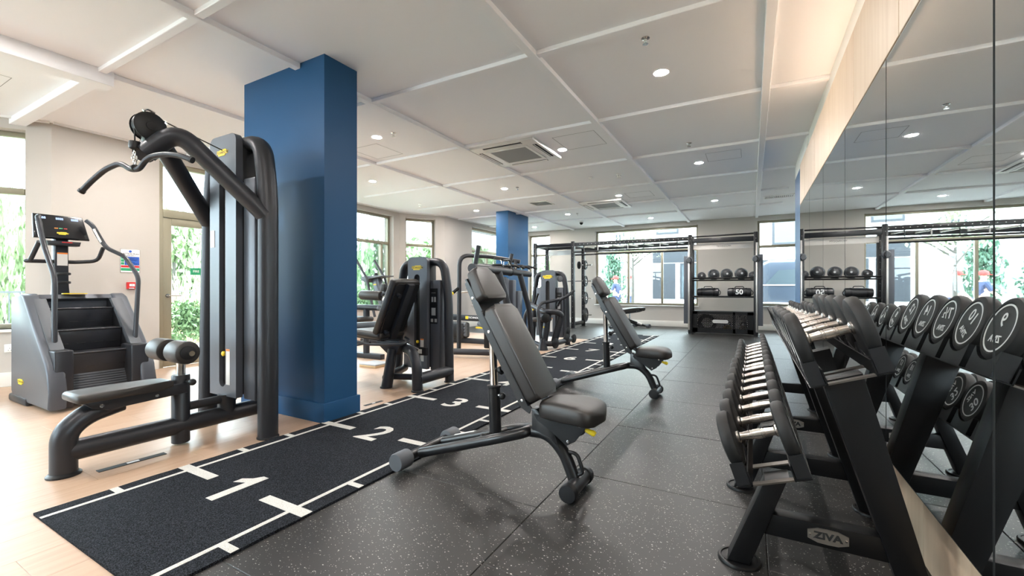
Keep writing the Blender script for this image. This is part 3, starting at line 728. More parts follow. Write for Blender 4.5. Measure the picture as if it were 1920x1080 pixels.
    if pulley:
        MB(org).lathe([(0.062, 0), (0.062, 0.02), (0.05, 0.026), (0, 0.026)], (x1 + 0.075, y - 0.02, h - 0.17), (0, -1, 0), n=24).build('pulley_cover', 'cap_grey', t)
    badge((cx, yf - 0.0265, h - 0.13), (1, 0, 0), (0, 0, 1), badge_w, t, org)

def roller(mb_name, a, b_, r, parent, org, cap=True):
    a, b_ = Vector(a), Vector(b_); d = (b_ - a); L = d.length; q = r * 0.18
    o = MB(org).lathe([(r*0.45, 0), (r - q, 0), (r - q*0.3, q*0.3), (r, q), (r, L - q), (r - q*0.3, L - q*0.3), (r - q, L), (r*0.45, L)], a, d, n=28).build(mb_name, 'vinyl', parent)
    if cap:
        MB(org).lathe([(r*0.62, 0), (r*0.60, 0.006), (r*0.30, 0.009), (0, 0.009)], b_, d, n=20).build('end_cap', 'dark_plastic', o)
    return o

# ================================================================= lat pulldown
def lat_pulldown():
    cx = -3.545; org = (cx, 1.6, 0)
    t = thing('pulldown_machine', org, 'grey cable pulldown machine with wide hanging bar in front of the blue column', 'gym machine')
    tower(t, org, cx, 1.93, 2.27, wide=0.36, cover_h0=0.28, panel2_h=1.93, col_x=0.415, badge_w=0.15, wsc=1.2)
    # two arms rising forward from the side tubes and meeting at the pulley
    fj = Vector((cx, 1.36, 2.04))
    for s in (-1, 1):
        pts = fillet([(cx + s*0.385, 1.93, 1.64), (cx + s*0.14, 1.47, 2.17), (cx + s*0.02, 1.345, 2.0)], [0.17], 10)
        MB(org).tube(pts, 0.062, 18).build('arm_tube', 'machine', t)
    MB(org).prism([(1.30, 2.20), (1.36, 2.26), (1.46, 2.18), (1.44, 2.05), (1.40, 2.00), (1.34, 2.07)], (cx, 0, 0), (0, 1, 0), (0, 0, 1), 0.055, bev=0.006).build('pulley_bracket', 'machine', t)
    for s in (-1, 1):
        q = MB(org).lathe([(0.094, 0), (0.094, 0.004), (0.086, 0.010), (0.03, 0.013), (0.028, 0.018), (0, 0.018)], (cx + s*0.028, 1.365, 2.185), (s, 0, 0), n=32).build('pulley_cover', 'dark_plastic', t)
    MB(org).lathe([(0.088, -0.018), (0.078, 0), (0.088, 0.018)], (cx, 1.365, 2.185), (1, 0, 0), n=28).build('pulley_wheel', 'dark_plastic', t)
    MB(org).tube(fillet([(cx, 1.335, 2.285), (cx, 1.36, 2.305), (cx, 1.40, 2.29)], 0.02), 0.008, 8).build('cable_guard', 'chrome', t)
    MB(org).tube([(cx, 1.40, 2.265), (cx, 1.84, 2.155)], 0.0045, 6).build('cable', 'black_ink', t)
    yc = 1.29
    MB(org).tube([(cx, yc, 2.20), (cx, yc, 2.06)], 0.0045, 6).build('cable', 'black_ink', t)
    MB(org).lathe([(0.012, 0), (0.03, 0.01), (0.034, 0.03), (0.03, 0.055), (0.012, 0.06)], (cx, yc, 2.01), n=18).build('cable_stop', 'dark_plastic', t)
    for k, (z, rz) in enumerate(((1.985, 0), (1.958, 90), (1.928, 0))):
        b_ = MB(org); ring = [(0.014*math.cos(a)*(1 if rz == 0 else 0), 0.014*math.cos(a)*(0 if rz == 0 else 1), 0.022*math.sin(a)) for a in [2*PI*j/14 for j in range(15)]]
        b_.tube([(cx + p[0], yc + p[1], z + p[2]) for p in ring], 0.005, 8, caps=False).build('carabiner_link', 'chrome', t)
    # wide bar, lying mostly along x with drooping ends
    bar = [(-0.44, -0.03, -0.15), (-0.38, -0.02, -0.085), (-0.26, -0.01, 0.005), (-0.155, 0, 0.045), (-0.10, 0, 0.035), (-0.045, 0, 0.0), (0, 0, -0.005), (0.045, 0, 0.0), (0.10, 0.0, 0.06), (0.155, 0.0, 0.085), (0.26, 0.01, 0.10), (0.38, 0.02, 0.085), (0.46, 0.03, 0.055)]
    bw = [(cx + x*0.80, yc + y + x*0.28, 1.885 + z*0.9) for x, y, z in bar]
    pb = MB(org).tube(fillet(bw, 0.04, 3), 0.0175, 14).build('pull_bar', 'machine', t)
    for e_, nx in ((0, 1), (-1, -2)):
        a, b_ = Vector(bw[e_]), Vector(bw[nx]); d = (a - b_).normalized()
        MB(org).cyl(a - d*0.005, a + d*0.012, 0.021, 14).build('bar_end', 'dark_plastic', pb)
    MB(org).cyl((cx - 0.012, yc, 1.89), (cx + 0.012, yc, 1.89), 0.024, 16).build('bar_collar', 'dark_plastic', pb)
    # base: curved front leg, long floor tube, post, seat
    fl = fillet([(cx, 0.955, 0), (cx, 0.955, 0.25), (cx, 1.05, 0.335), (cx, 1.22, 0.375)], [0.17, 0.12], 8)
    MB(org).tube(fl, 0.062, 18).build('front_leg', 'machine', t)
    MB(org).lathe([(0.078, 0), (0.078, 0.010), (0.064, 0.022)], (cx, 0.955, 0)).build('foot_pad', 'dark_plastic', t)
    MB(org).tube([(cx, 0.97, 0.135), (cx, 2.17, 0.135)], 0.062, 18).build('floor_tube', 'machine', t)
    MB(org).lathe([(0.07, 0), (0.07, 0.04), (0.05, 0.06), (0, 0.06)], (cx, 2.13, 0.135), (0, 1, 0)).build('tube_cap', 'dark_plastic', t)
    MB(org).lathe([(0.05, 0), (0.055, 0.004), (0.055, 0.47), (0.05, 0.478), (0.03, 0.48)], (cx, 1.552, 0.012), n=24).build('seat_post', 'machine', t)
    MB(org).cyl((cx, 1.552, 0.48), (cx, 1.552, 0.64), 0.028, 18).build('chrome_post', 'chrome', t)
    MB(org).tube([(cx, 1.60, 0.255), (cx, 1.92, 0.255)], 0.032, 14).build('link_tube', 'machine', t)
    MB(org).tube([(cx, 1.86, 0.10), (cx, 1.86, 0.29)], 0.06, 18).build('tower_stub', 'machine', t)
    MB(org).tube([(cx + 0.04, 1.56, 0.445), (cx + 0.11, 1.565, 0.445)], 0.012, 12).build('knob_stem', 'dark_plastic', t)
    MB(org).ball((cx + 0.13, 1.565, 0.447), 0.024, 14, (1.2, 1, 1)).build('adjust_knob', 'dark_plastic', t)
    # seat: tapered tray and cushion
    tray = [(-0.15, 1.01), (0.15, 1.01), (0.12, 1.30), (0.06, 1.52), (-0.06, 1.52), (-0.12, 1.30)]
    MB(org).prism([(1.02, 0.415), (1.06, 0.375), (1.13, 0.35), (1.56, 0.37), (1.56, 0.435), (1.02, 0.43)], (cx, 0, 0), (0, 1, 0), (0, 0, 1), 0.16, bev=0.008).build('seat_tray', 'machine', t)
    MB(org).prism([(-0.13, 0.995), (-0.11, 0.975), (0.11, 0.975), (0.13, 0.995), (0.135, 1.20), (0.10, 1.40), (0.085, 1.475), (-0.085, 1.475), (-0.10, 1.40), (-0.135, 1.20)], (cx, 0, 0.447), (1, 0, 0), (0, 1, 0), 0.055, bev=0.022, seg=4).build('seat_cushion', 'vinyl', t, angle=60)
    for yb in (1.10, 1.38): MB(org).lathe([(0.011, 0), (0.011, 0.004), (0, 0.005)], (cx + 0.08, yb, 0.385), (1, 0, 0), n=12).build('bolt', 'chrome', t)
    # thigh rollers
    MB(org).tube([(cx - 0.27, 1.50, 0.665), (cx + 0.27, 1.50, 0.665)], 0.018, 12).build('roller_axle', 'chrome', t)
    MB(org).box((cx, 1.53, 0.655), (0.07, 0.09, 0.05), bev=0.01).build('axle_clamp', 'chrome', t)
    roller('roller', (cx + 0.045, 1.50, 0.665), (cx + 0.22, 1.50, 0.665), 0.078, t, org); roller('roller', (cx - 0.045, 1.50, 0.665), (cx - 0.22, 1.50, 0.665), 0.078, t, org)
    MB(org).span((cx - 0.165, 1.827, 1.42), (cx - 0.11, 1.829, 1.55)).build('instruction_label', 'white_label', t)
lat_pulldown()

# ================================================================= stair climber
def stair_climber():
    org = (-5.9, 1.73, 0); yn, yf_ = 1.34, 2.12
    t = thing('stair_climber', org, 'grey stair climber with moving steps and console beside the bay window', 'gym machine')
    prof = [(-6.37, 0.10), (-6.37, 0.98), (-6.33, 1.02), (-6.08, 1.05), (-6.0, 1.02), (-5.42, 0.44), (-5.36, 0.34), (-5.335, 0.18), (-5.335, 0.03), (-6.30, 0.03)]
    for (a, b_) in ((yn, yn + 0.12), (yf_ - 0.12, yf_)):
        MB(org).prism(prof, (0, (a + b_) / 2, 0), (1, 0, 0), (0, 0, 1), b_ - a, bev=0.022, seg=3).build('side_panel', 'panel_grey', t)
    MB(org).prism([(-6.36, 0.10), (-6.36, 0.99), (-6.08, 1.04), (-6.03, 1.0), (-6.08, 0.97), (-6.15, 0.10)], (0, 1.73, 0), (1, 0, 0), (0, 0, 1), 0.56, bev=0.012).build('rear_housing', 'panel_grey', t)
    MB(org).span((-6.40, yn - 0.01, 0.0), (-5.9, yn + 0.08, 0.075), bev=0.02).build('base_runner', 'machine', t); MB(org).span((-6.40, yf_ - 0.08, 0.0), (-5.9, yf_ + 0.01, 0.075), bev=0.02).build('base_runner', 'machine', t)
    for (a, b_) in ((yn + 0.045, yn + 0.175), (yf_ - 0.19, yf_ - 0.045)):
        p_ = MB(org).span((-5.62, a, 0.02), (-5.37, b_, 0.545), bev=0.016, seg=3).build('front_post', 'machine', t)
        MB(org).span((-5.3698, a + 0.05, 0.145), (-5.3685, a + 0.064, 0.158)).build('bolt_hole', 'black_ink', p_)
    # inner walls
    for (a, b_) in ((yn + 0.12, yn + 0.15), (yf_ - 0.15, yf_ - 0.12)):
        MB(org).prism([(-6.1, 0.06), (-6.1, 1.0), (-6.02, 0.99), (-5.48, 0.46), (-5.44, 0.06)], (0, (a + b_) / 2, 0), (1, 0, 0), (0, 0, 1), b_ - a).build('inner_wall', 'dark_plastic', t)
    ya, yb = yn + 0.152, yf_ - 0.152
    noses = [(-5.50, 0.50), (-5.71, 0.705), (-5.91, 0.905)]
    for k, (x, z) in enumerate(noses):
        st = MB(org).prism([(x, z), (x + 0.004, z - 0.02), (x - 0.035, z - 0.205), (x - 0.05, z - 0.205), (x - 0.03, z - 0.03), (x - 0.23, z - 0.03), (x - 0.23, z)], (0, (ya + yb) / 2, 0), (1, 0, 0), (0, 0, 1), yb - ya, bev=0.004).build('step', 'machine', t)
        MB(org).tube([(x + 0.001, ya, z - 0.006), (x + 0.001, yb, z - 0.006)], 0.010, 10).build('step_nose', 'machine', st)
        for j in range(4): MB(org).box((x - 0.020, ya + 0.05 + (yb - ya - 0.1) * j / 3, z - 0.135), (0.005, 0.065, 0.006), rot=(0, -0.17, 0)).build('slot', 'black_ink', st)
    ks = MB(org).prism([(-5.53, 0.30), (-5.43, 0.11), (-5.45, 0.10), (-5.56, 0.29)], (0, (ya + yb) / 2, 0), (1, 0, 0), (0, 0, 1), yb - ya, bev=0.003).build('lower_step', 'cap_grey', t)
    for j in range(8):
        f_ = (j + 0.8) / 9
        MB(org).box((-5.528 + 0.1*f_, (ya + yb) / 2, 0.30 - 0.19*f_), (0.004, yb - ya - 0.01, 0.007), rot=(0, -0.49, 0)).build('tread_rib', 'machine', ks)
    MB(org).span((-6.05, ya, 0.06), (-5.60, yb, 0.30)).build('drive_cover', 'slot_dark', t)
    # sloped shoulder panels seen above the posts
    for (a, b_) in ((yn + 0.055, yn + 0.15), (yf_ - 0.15, yf_ - 0.055)):
        MB(org).prism([(-6.02, 0.99), (-5.98, 1.0), (-5.50, 0.545), (-5.60, 0.545)], (0, (a + b_) / 2, 0), (1, 0, 0), (0, 0, 1), b_ - a, bev=0.006).build('shoulder_panel', 'cap_grey', t)
    MB(org).span((-6.08, 1.62, 1.043), (-6.02, 1.80, 1.052), bev=0.002).build('yellow_strip', 'yellow', t)
    # mast, cup rings, shelf, console
    my_, mx = 1.685, -6.36
    MB(org).prism([(-0.07, 0.98), (0.07, 0.98), (0.055, 1.12), (0.055, 1.62), (-0.055, 1.62), (-0.055, 1.12)], (mx, my_, 0), (0, 1, 0), (0, 0, 1), 0.09, bev=0.012).build('mast', 'machine', t)
    for z in (1.15, 1.24): MB(org).lathe([(0.062, 0), (0.068, 0.005), (0.068, 0.022), (0.062, 0.027)], (mx + 0.05, my_, z), n=24, ring=True).build('cup_ring', 'dark_plastic', t)
    MB(org).span((mx + 0.046, my_ - 0.035, 1.34), (mx + 0.049, my_ + 0.045, 1.47)).build('warning_label', 'white_label', t); MB(org).span((mx + 0.049, my_ - 0.035, 1.46), (mx + 0.0495, my_ + 0.045, 1.475)).build('label_band', 'orange', t)
    sh = MB(org).prism([(-0.12, 1.545), (0.12, 1.545), (0.13, 1.59), (-0.13, 1.59)], (mx + 0.06, my_, 0), (0, 1, 0), (0, 0, 1), 0.13, bev=0.008).build('shelf', 'machine', t)
    MB(org).span((mx + 0.126, my_ - 0.02, 1.575), (mx + 0.129, my_ + 0.06, 1.583)).build('red_strip', 'red', sh)
    ux = Vector((0, 1, 0)); uy = Vector((-0.36, 0, 0.93)).normalized(); cc = Vector((mx + 0.03, my_ - 0.01, 1.745)); nz = ux.cross(uy)
    cn = MB(org).prism([(-0.205, -0.14), (0.215, -0.14), (0.185, 0.125), (-0.19, 0.125)], cc, ux, uy, 0.04, bev=0.012, seg=3).build('console', 'screen_black', t)
    def onscreen(x, y, off=0.0215): return cc + ux * x + uy * y + nz * off
    for x in (-0.13, 0.0, 0.115):
        lettering('readout', '8888', 0.036, onscreen(x, 0.08), ux, uy, 'lcd_blue', cn, org, ext=0.0003, sx=0.8)
    for x, m_ in ((-0.035, 'orange'), (0.0, 'green_sign'), (0.035, 'red')):
        MB(org).prism([(-0.013, -0.004), (0.013, -0.004), (0.013, 0.004), (-0.013, 0.004)], onscreen(x, -0.03), ux, uy, 0.002).build('button', m_, cn)
    badge(onscreen(0.01, -0.085), ux, uy, 0.09, cn, org)
    # rails
    near = [(-5.56, 1.435, 0.47), (-5.68, 1.47, 1.20), (-5.98, 1.475, 1.50), (-6.10, 1.46, 1.80), (-6.16, 1.48, 1.815)]
    far = [(-5.55, 2.02, 0.47), (-5.68, 2.10, 1.22), (-5.88, 2.06, 1.44), (-6.15, 1.985, 1.545), (-6.22, 1.90, 1.78), (-6.26, 1.86, 1.83)]
    n1 = MB(org).tube(fillet(near, 0.09, 5), 0.021, 14).build('handrail', 'machine', t)
    n2 = MB(org).tube(fillet(far, 0.07, 5), 0.021, 14).build('handrail', 'machine', t)
    MB(org).tube([(-6.03, 1.471, 1.60), (-6.085, 1.463, 1.755)], 0.0225, 14).build('pulse_grip', 'brushed_steel', n1); MB(org).tube([(-6.17, 1.96, 1.60), (-6.21, 1.912, 1.74)], 0.0225, 14).build('pulse_grip', 'brushed_steel', n2)
    MB(org).tube(fillet([(-6.10, 1.47, 1.56), (-6.28, 1.45, 1.38), (-6.30, 1.42, 1.375), (-6.34, 1.60, 1.38), (-6.36, 1.80, 1.38), (-6.28, 1.96, 1.40), (-6.17, 1.97, 1.54)], 0.06, 4), 0.019, 12).build('lower_bar', 'machine', t)
    badge((-6.07, yn - 0.0015, 0.215), (1, 0, 0), (0, 0, 1), 0.16, t, org)
stair_climber()
# ================================================================= adjustable benches
def bench(name, loc, label, back=59.5, rz=0, strut=True, group='adjustable benches'):
    """Local frame: x runs from the rear crossbar (-) to the seat end (+), origin on the floor below the pivot."""
    t = thing(name, loc, label, 'weight bench', group, rz=rz)
    T = lambda x, z: (x, 0, z)
    px, pz = 0.0, 0.45                                           # back-pad pivot
    a = R(back); bx, bz = -math.cos(a), math.sin(a); nx, nz = math.sin(a), math.cos(a)
    def BP(s, n_, y=0): return Vector((px + bx*s + nx*n_, y, pz + bz*s + nz*n_))
    UX, UY = Vector((0, 1, 0)), Vector((bx, 0, bz))
    # steel spine behind the pads, two flat side plates and a back plate
    for s in (-1, 1):
        MB().prism([(-0.02, -0.015), (0.03, -0.045), (0.55, -0.045), (0.80, -0.022), (0.80, 0.002), (0.0, 0.012)], (px, s*0.115, pz), Vector((bx, 0, bz)), Vector((nx, 0, nz)), 0.008).build('spine_plate', 'bench_steel', t)
        for q in (0.06, 0.48, 0.70): MB().lathe([(0.008, 0), (0.008, 0.003), (0, 0.004)], BP(q, -0.018, s*0.119), (0, s, 0), n=10).build('bolt', 'chrome', t)
    MB().prism([(-0.115, 0.02), (0.115, 0.02), (0.115, 0.82), (-0.115, 0.82)], BP(0, -0.006), UX, UY, 0.010).build('back_plate', 'bench_steel', t)
    def rpoly(w0, w1, l0, l1, r0, r1, n=5):
        out = []
        for (cx, cy, r, a0) in ((w0 - r0, l0 + r0, r0, -90), (w1 - r1, l1 - r1, r1, 0), (-w1 + r1, l1 - r1, r1, 90), (-w0 + r0, l0 + r0, r0, 180)):
            for k in range(n + 1):
                aa = R(a0 + 90 * k / n); out.append((cx + r*math.cos(aa), cy + r*math.sin(aa)))
        return out
    MB().prism(rpoly(0.135, 0.135, 0.02, 0.60, 0.035, 0.035), BP(0, 0.046), UX, UY, 0.078, bev=0.020, seg=4).build('back_pad', 'vinyl', t, angle=55)
    MB().prism(rpoly(0.135, 0.105, 0.650, 0.865, 0.035, 0.045), BP(0, 0.034), UX, UY, 0.072, bev=0.020, seg=4).build('head_pad', 'vinyl', t, angle=55)
    MB().prism([(-0.137, 0.018), (0.137, 0.018), (0.137, 0.602), (-0.137, 0.602)], BP(0, 0.006), UX, UY, 0.006).build('pad_board', 'dark_plastic', t)
    # seat: rounded, fuller towards the front
    st = MB()
    prof = []
    N, K = 14, 22
    rings = []
    for i in range(N + 1):
        f_ = i / N; x = 0.022 + 0.355 * f_
        wdt = 0.095 + 0.060 * math.sin(min(1, f_ * 1.25) * PI / 2); hgt = 0.045 + 0.010 * math.sin(f_ * PI)
        e_ = min(1.0, math.sqrt(max(0.02, 1 - max(0, (f_ - 0.80) / 0.20)**2))); e0 = min(1.0, math.sqrt(max(0.05, 1 - max(0, (0.10 - f_) / 0.10)**2)))
        wdt *= e_ * e0; hgt *= (0.35 + 0.65 * e_) * (0.5 + 0.5 * e0); zc = 0.442 + 0.018 * f_ * (1 - f_) * 2 - 0.012 * max(0, f_ - 0.7) / 0.3
        ring = []
        for k in range(K):
            an = 2 * PI * k / K; cs, sn = math.cos(an), math.sin(an); p_ = 0.42
            ring.append(st.bm.verts.new((x, math.copysign(abs(cs)**p_, cs) * wdt, zc + math.copysign(abs(sn)**p_, sn) * hgt)))
        rings.append(ring)
    for i in range(N):
        for k in range(K): st.bm.faces.new((rings[i][k], rings[i][(k+1) % K], rings[i+1][(k+1) % K], rings[i+1][k]))
    st.bm.faces.new(rings[0][::-1]); st.bm.faces.new(rings[-1])
    st.build('seat_pad', 'vinyl', t, angle=70)
    for s in (-1, 1):
        MB().prism([(0.0, 0.41), (0.28, 0.41), (0.30, 0.385), (0.24, 0.30), (0.19, 0.27), (0.10, 0.335), (0.02, 0.38)], (0, s*0.065, 0), (1, 0, 0), (0, 0, 1), 0.006).build('seat_bracket', 'bench_steel', t)
        for q in ((0.265, 0.385), (0.20, 0.295)): MB().lathe([(0.008, 0), (0.008, 0.003), (0, 0.004)], (q[0], s*0.069, q[1]), (0, s, 0), n=10).build('bolt', 'chrome', t)
    MB().prism([(-0.03, 0.315), (0.09, 0.285), (0.14, 0.23), (0.10, 0.33), (0.0, 0.43), (-0.03, 0.43)], (0, 0, 0), (1, 0, 0), (0, 0, 1), 0.07, bev=0.004).build('pivot_bracket', 'bench_steel', t)
    MB().tube([(0.29, -0.05, 0.365), (0.335, -0.055, 0.355), (0.345, -0.055, 0.35)], [0.010, 0.016, 0.011], 10).build('release_lever', 'yellow', t)
    # base: wishbone rails, front leg, floor tubes
    loop = fillet([(-0.76, -0.115, 0.075), (-0.20, -0.095, 0.255), (-0.06, -0.05, 0.295), (-0.06, 0.05, 0.295), (-0.20, 0.095, 0.255), (-0.76, 0.115, 0.075)], [0.22, 0.06, 0.06, 0.22], 7)
    MB().tube(loop, 0.030, 16).build('base_rail', 'bench_steel', t)
    MB().tube(fillet([(-0.07, 0, 0.292), (0.05, 0, 0.298), (0.15, 0, 0.215), (0.215, 0, 0.06)], [0.08, 0.13], 7), [0.034] * 18, 16).build('front_leg', 'bench_steel', t)
    MB().tube([(0.225, -0.13, 0.052), (0.225, 0.13, 0.052)], 0.040, 16).build('front_foot', 'bench_steel', t)
    MB().tube([(-0.80, -0.19, 0.066), (-0.80, 0.19, 0.066)], 0.028, 14).build('rear_crossbar', 'bench_steel', t)
    for s in (-1, 1):
        MB().lathe([(0.036, 0), (0.052, 0.006), (0.054, 0.012), (0.054, 0.104), (0.050, 0.112), (0, 0.112)], (-0.80, s*0.185, 0.066), (0, s, 0), n=26).build('rubber_foot', 'cap_grey', t)
        MB().lathe([(0.042, 0), (0.048, 0.005), (0.048, 0.035), (0.044, 0.042), (0, 0.046)], (0.225, s*0.105, 0.052), (0, s, 0), n=22).build('rubber_foot', 'dark_plastic', t)
    MB().tube(fillet([(0.165, 0, 0.215), (0.225, 0, 0.215), (0.262, 0, 0.115), (0.218, 0, 0.095)], 0.03, 5), 0.0105, 10).build('carry_handle', 'bench_steel', t)
    lb = MB().tube([(-0.66, 0.118, 0.108), (-0.50, 0.1125, 0.160)], 0.0312, 16).build('warning_label', 'white_label', t)
    # telescopic support
    if strut:
        top = BP(0.53, -0.045); bot = Vector((-0.285, 0, 0.20)); d = (top - bot)
        MB().tube([bot, bot + d * 0.46], 0.036, 16).build('strut_sleeve', 'bench_steel', t)
        MB().tube([bot + d * 0.40, top], 0.0235, 16).build('strut_tube', 'chrome', t)
        MB().lathe([(0.037, 0), (0.042, 0.004), (0.042, 0.014), (0.030, 0.018)], bot + d * 0.455, d, n=20).build('strut_collar', 'dark_plastic', t)
        MB().prism([(0.46, -0.02), (0.60, -0.02), (0.56, -0.075), (0.50, -0.075)], (px, 0, pz), Vector((bx, 0, bz)), Vector((nx, 0, nz)), 0.09, bev=0.006).build('strut_bracket', 'bench_steel', t)
        kb = bot + d * 0.40
        MB().tube([kb, kb + Vector((0.055, -0.02, 0))], 0.008, 8).build('knob_stem', 'chrome', t); MB().ball(kb + Vector((0.068, -0.024, 0)), 0.021, 12).build('pull_knob', 'dark_plastic', t)
        MB().tube([BP(0.27, -0.02, 0), BP(0.27, -0.12, 0)], 0.014, 10).build('grip_stem', 'bench_steel', t); MB().lathe([(0.012, 0), (0.024, 0.006), (0.026, 0.02), (0.016, 0.032), (0, 0.034)], BP(0.27, -0.115), (BP(0.27, -0.2) - BP(0.27, -0.1)), n=14).build('grip_knob', 'dark_plastic', t)
        MB().tube([(-0.315, -0.075, 0.235), (-0.255, 0.075, 0.24)], 0.020, 12).build('strut_axle', 'dark_plastic', t)
        MB().ball((-0.32, -0.085, 0.235), 0.024, 12).build('axle_knob', 'dark_plastic', t)
    else:
        MB().tube([(-0.34, 0, 0.20), BP(0.36, -0.02)], 0.022, 12).build('strut_tube', 'chrome', t)
    return t
bench('weight_bench', (-1.045, 2.205, 0), 'black incline bench nearest the camera, tilted up beside the number 2')
bench('weight_bench', (-1.075, 4.575, 0), 'black incline bench behind the nearest one, tilted up beside the number 6')
bench('weight_bench', (-3.12, 11.72, 0), 'small flat bench under the far window', back=4, rz=R(238), strut=False)

# ================================================================= dumbbells and racks
TILT = R(19)
AX = Vector((math.cos(TILT), 0, math.sin(TILT))); NX = Vector((-math.sin(TILT), 0, math.cos(TILT)))
SP, Y0 = 0.225, 1.955
HL = 0.148                                               # handle between the heads
_db = {}
def dumbbell_meshes(D, th):
    key = (D, th)
    if key in _db: return _db[key]
    r = D / 2; q = 0.016
    hd = MB().lathe([(0, 0), (r*0.72, 0), (r - q, 0.002), (r - q*0.35, 0.002 + q*0.25), (r, q), (r, th - q), (r - q*0.35, th - q*0.3), (r - q, th), (r*0.80, th), (r*0.78, th - 0.003), (0, th - 0.003)], n=36).build('tmp', 'rubber')
    rg = MB().lathe([(r*0.70, 0), (r*0.70, 0.0012), (r*0.75, 0.0012), (r*0.75, 0)], n=36, ring=True).build('tmp', 'white_ink')
    h = HL / 2
    hn = MB().lathe([(0.014, -h - 0.01), (0.014, -h), (0.023, -h), (0.023, -h + 0.008), (0.016, -h + 0.013), (0.0155, -h + 0.022), (0.018, -0.028), (0.0165, -0.027), (0.0165, -0.024), (0.0185, -0.023), (0.0185, -0.019), (0.017, -0.018), (0.017, -0.015), (0.019, -0.014),
                      (0.019, 0.014), (0.017, 0.015), (0.017, 0.018), (0.0185, 0.019), (0.0185, 0.023), (0.0165, 0.024), (0.0165, 0.027), (0.018, 0.028), (0.0155, h - 0.022), (0.016, h - 0.013), (0.023, h - 0.008), (0.023, h), (0.014, h), (0.014, h + 0.01)], n=20).build('tmp', 'brushed_steel')
    out = [o.data for o in (hd, rg, hn)]
    for o in (hd, rg, hn): bpy.data.objects.remove(o)
    _db[key] = out; return out
def dumbbell(loc, D, th, kg, label, group, spin):
    hd, rg, hn = dumbbell_meshes(D, th)
    t = thing('dumbbell', loc, label, 'dumbbell', group)
    t.rotation_euler = (0, PI / 2 - TILT, 0)             # local z along the handle, pointing to the mirror
    o = bpy.data.objects.new('handle', hn); col.objects.link(o); o.parent = t
    for s in (1, -1):
        h_ = bpy.data.objects.new('head', hd); col.objects.link(h_); h_.parent = t
        h_.location = (0, 0, s * HL / 2)
        h_.rotation_euler = (0, 0, spin) if s > 0 else (PI, 0, spin)
        g = bpy.data.objects.new('label_ring', rg); col.objects.link(g); g.parent = h_; g.location = (0, 0, th - 0.003)
        if s > 0:
            for txt, sz, yy in ((kg, D * 0.30, D * 0.12), ('ZIVA', D * 0.15, -D * 0.17)):
                me = text_mesh(txt, round(sz, 4), 0.0006, 0.0004)
                if not me.materials: me.materials.append(M['white_ink'])
                n_ = bpy.data.objects.new('number' if txt == kg else 'lettering', me); col.objects.link(n_); n_.parent = h_; n_.location = (0, yy, th - 0.0022)
    return t
NUM = 15
UP = ['9', '10', '7½', '14', '12', '8', '7', '6', '5', '5', '4', '3', '2', '2', '1']
LO = ['25', '20', '22', '27', '30', '32', '25', '20', '18', '17', '16', '15', '14', '13', '12']
def sz_up(i): return (0.218, 0.048) if i < 5 else (0.155, 0.044) if i < 9 else (0.125, 0.040)
def sz_lo(i): return (0.215, 0.050) if i < 8 else (0.190, 0.050)
rs = random.Random(11)
CU, CL = Vector((0.250, 0, 0.935)), Vector((0.020, 0, 0.531))
DROP = 0.158
for row, C0, szf, kgs in (('upper', CU, sz_up, UP), ('lower', CL, sz_lo, LO)):
    for i in range(NUM):
        D, th = szf(i)
        c_ = C0 - NX * (0.218 - D) / 2 + Vector((0, Y0 + SP * i, 0))
        dumbbell(c_, D, th, kgs[i], 'round black dumbbell with steel handle, %s from the near end of the %s row' % (ORD[i], row), 'dumbbells on the wall racks', rs.choice([0.3, 1.2, 2.6, PI, 3.6, 5.2]) - PI / 2)

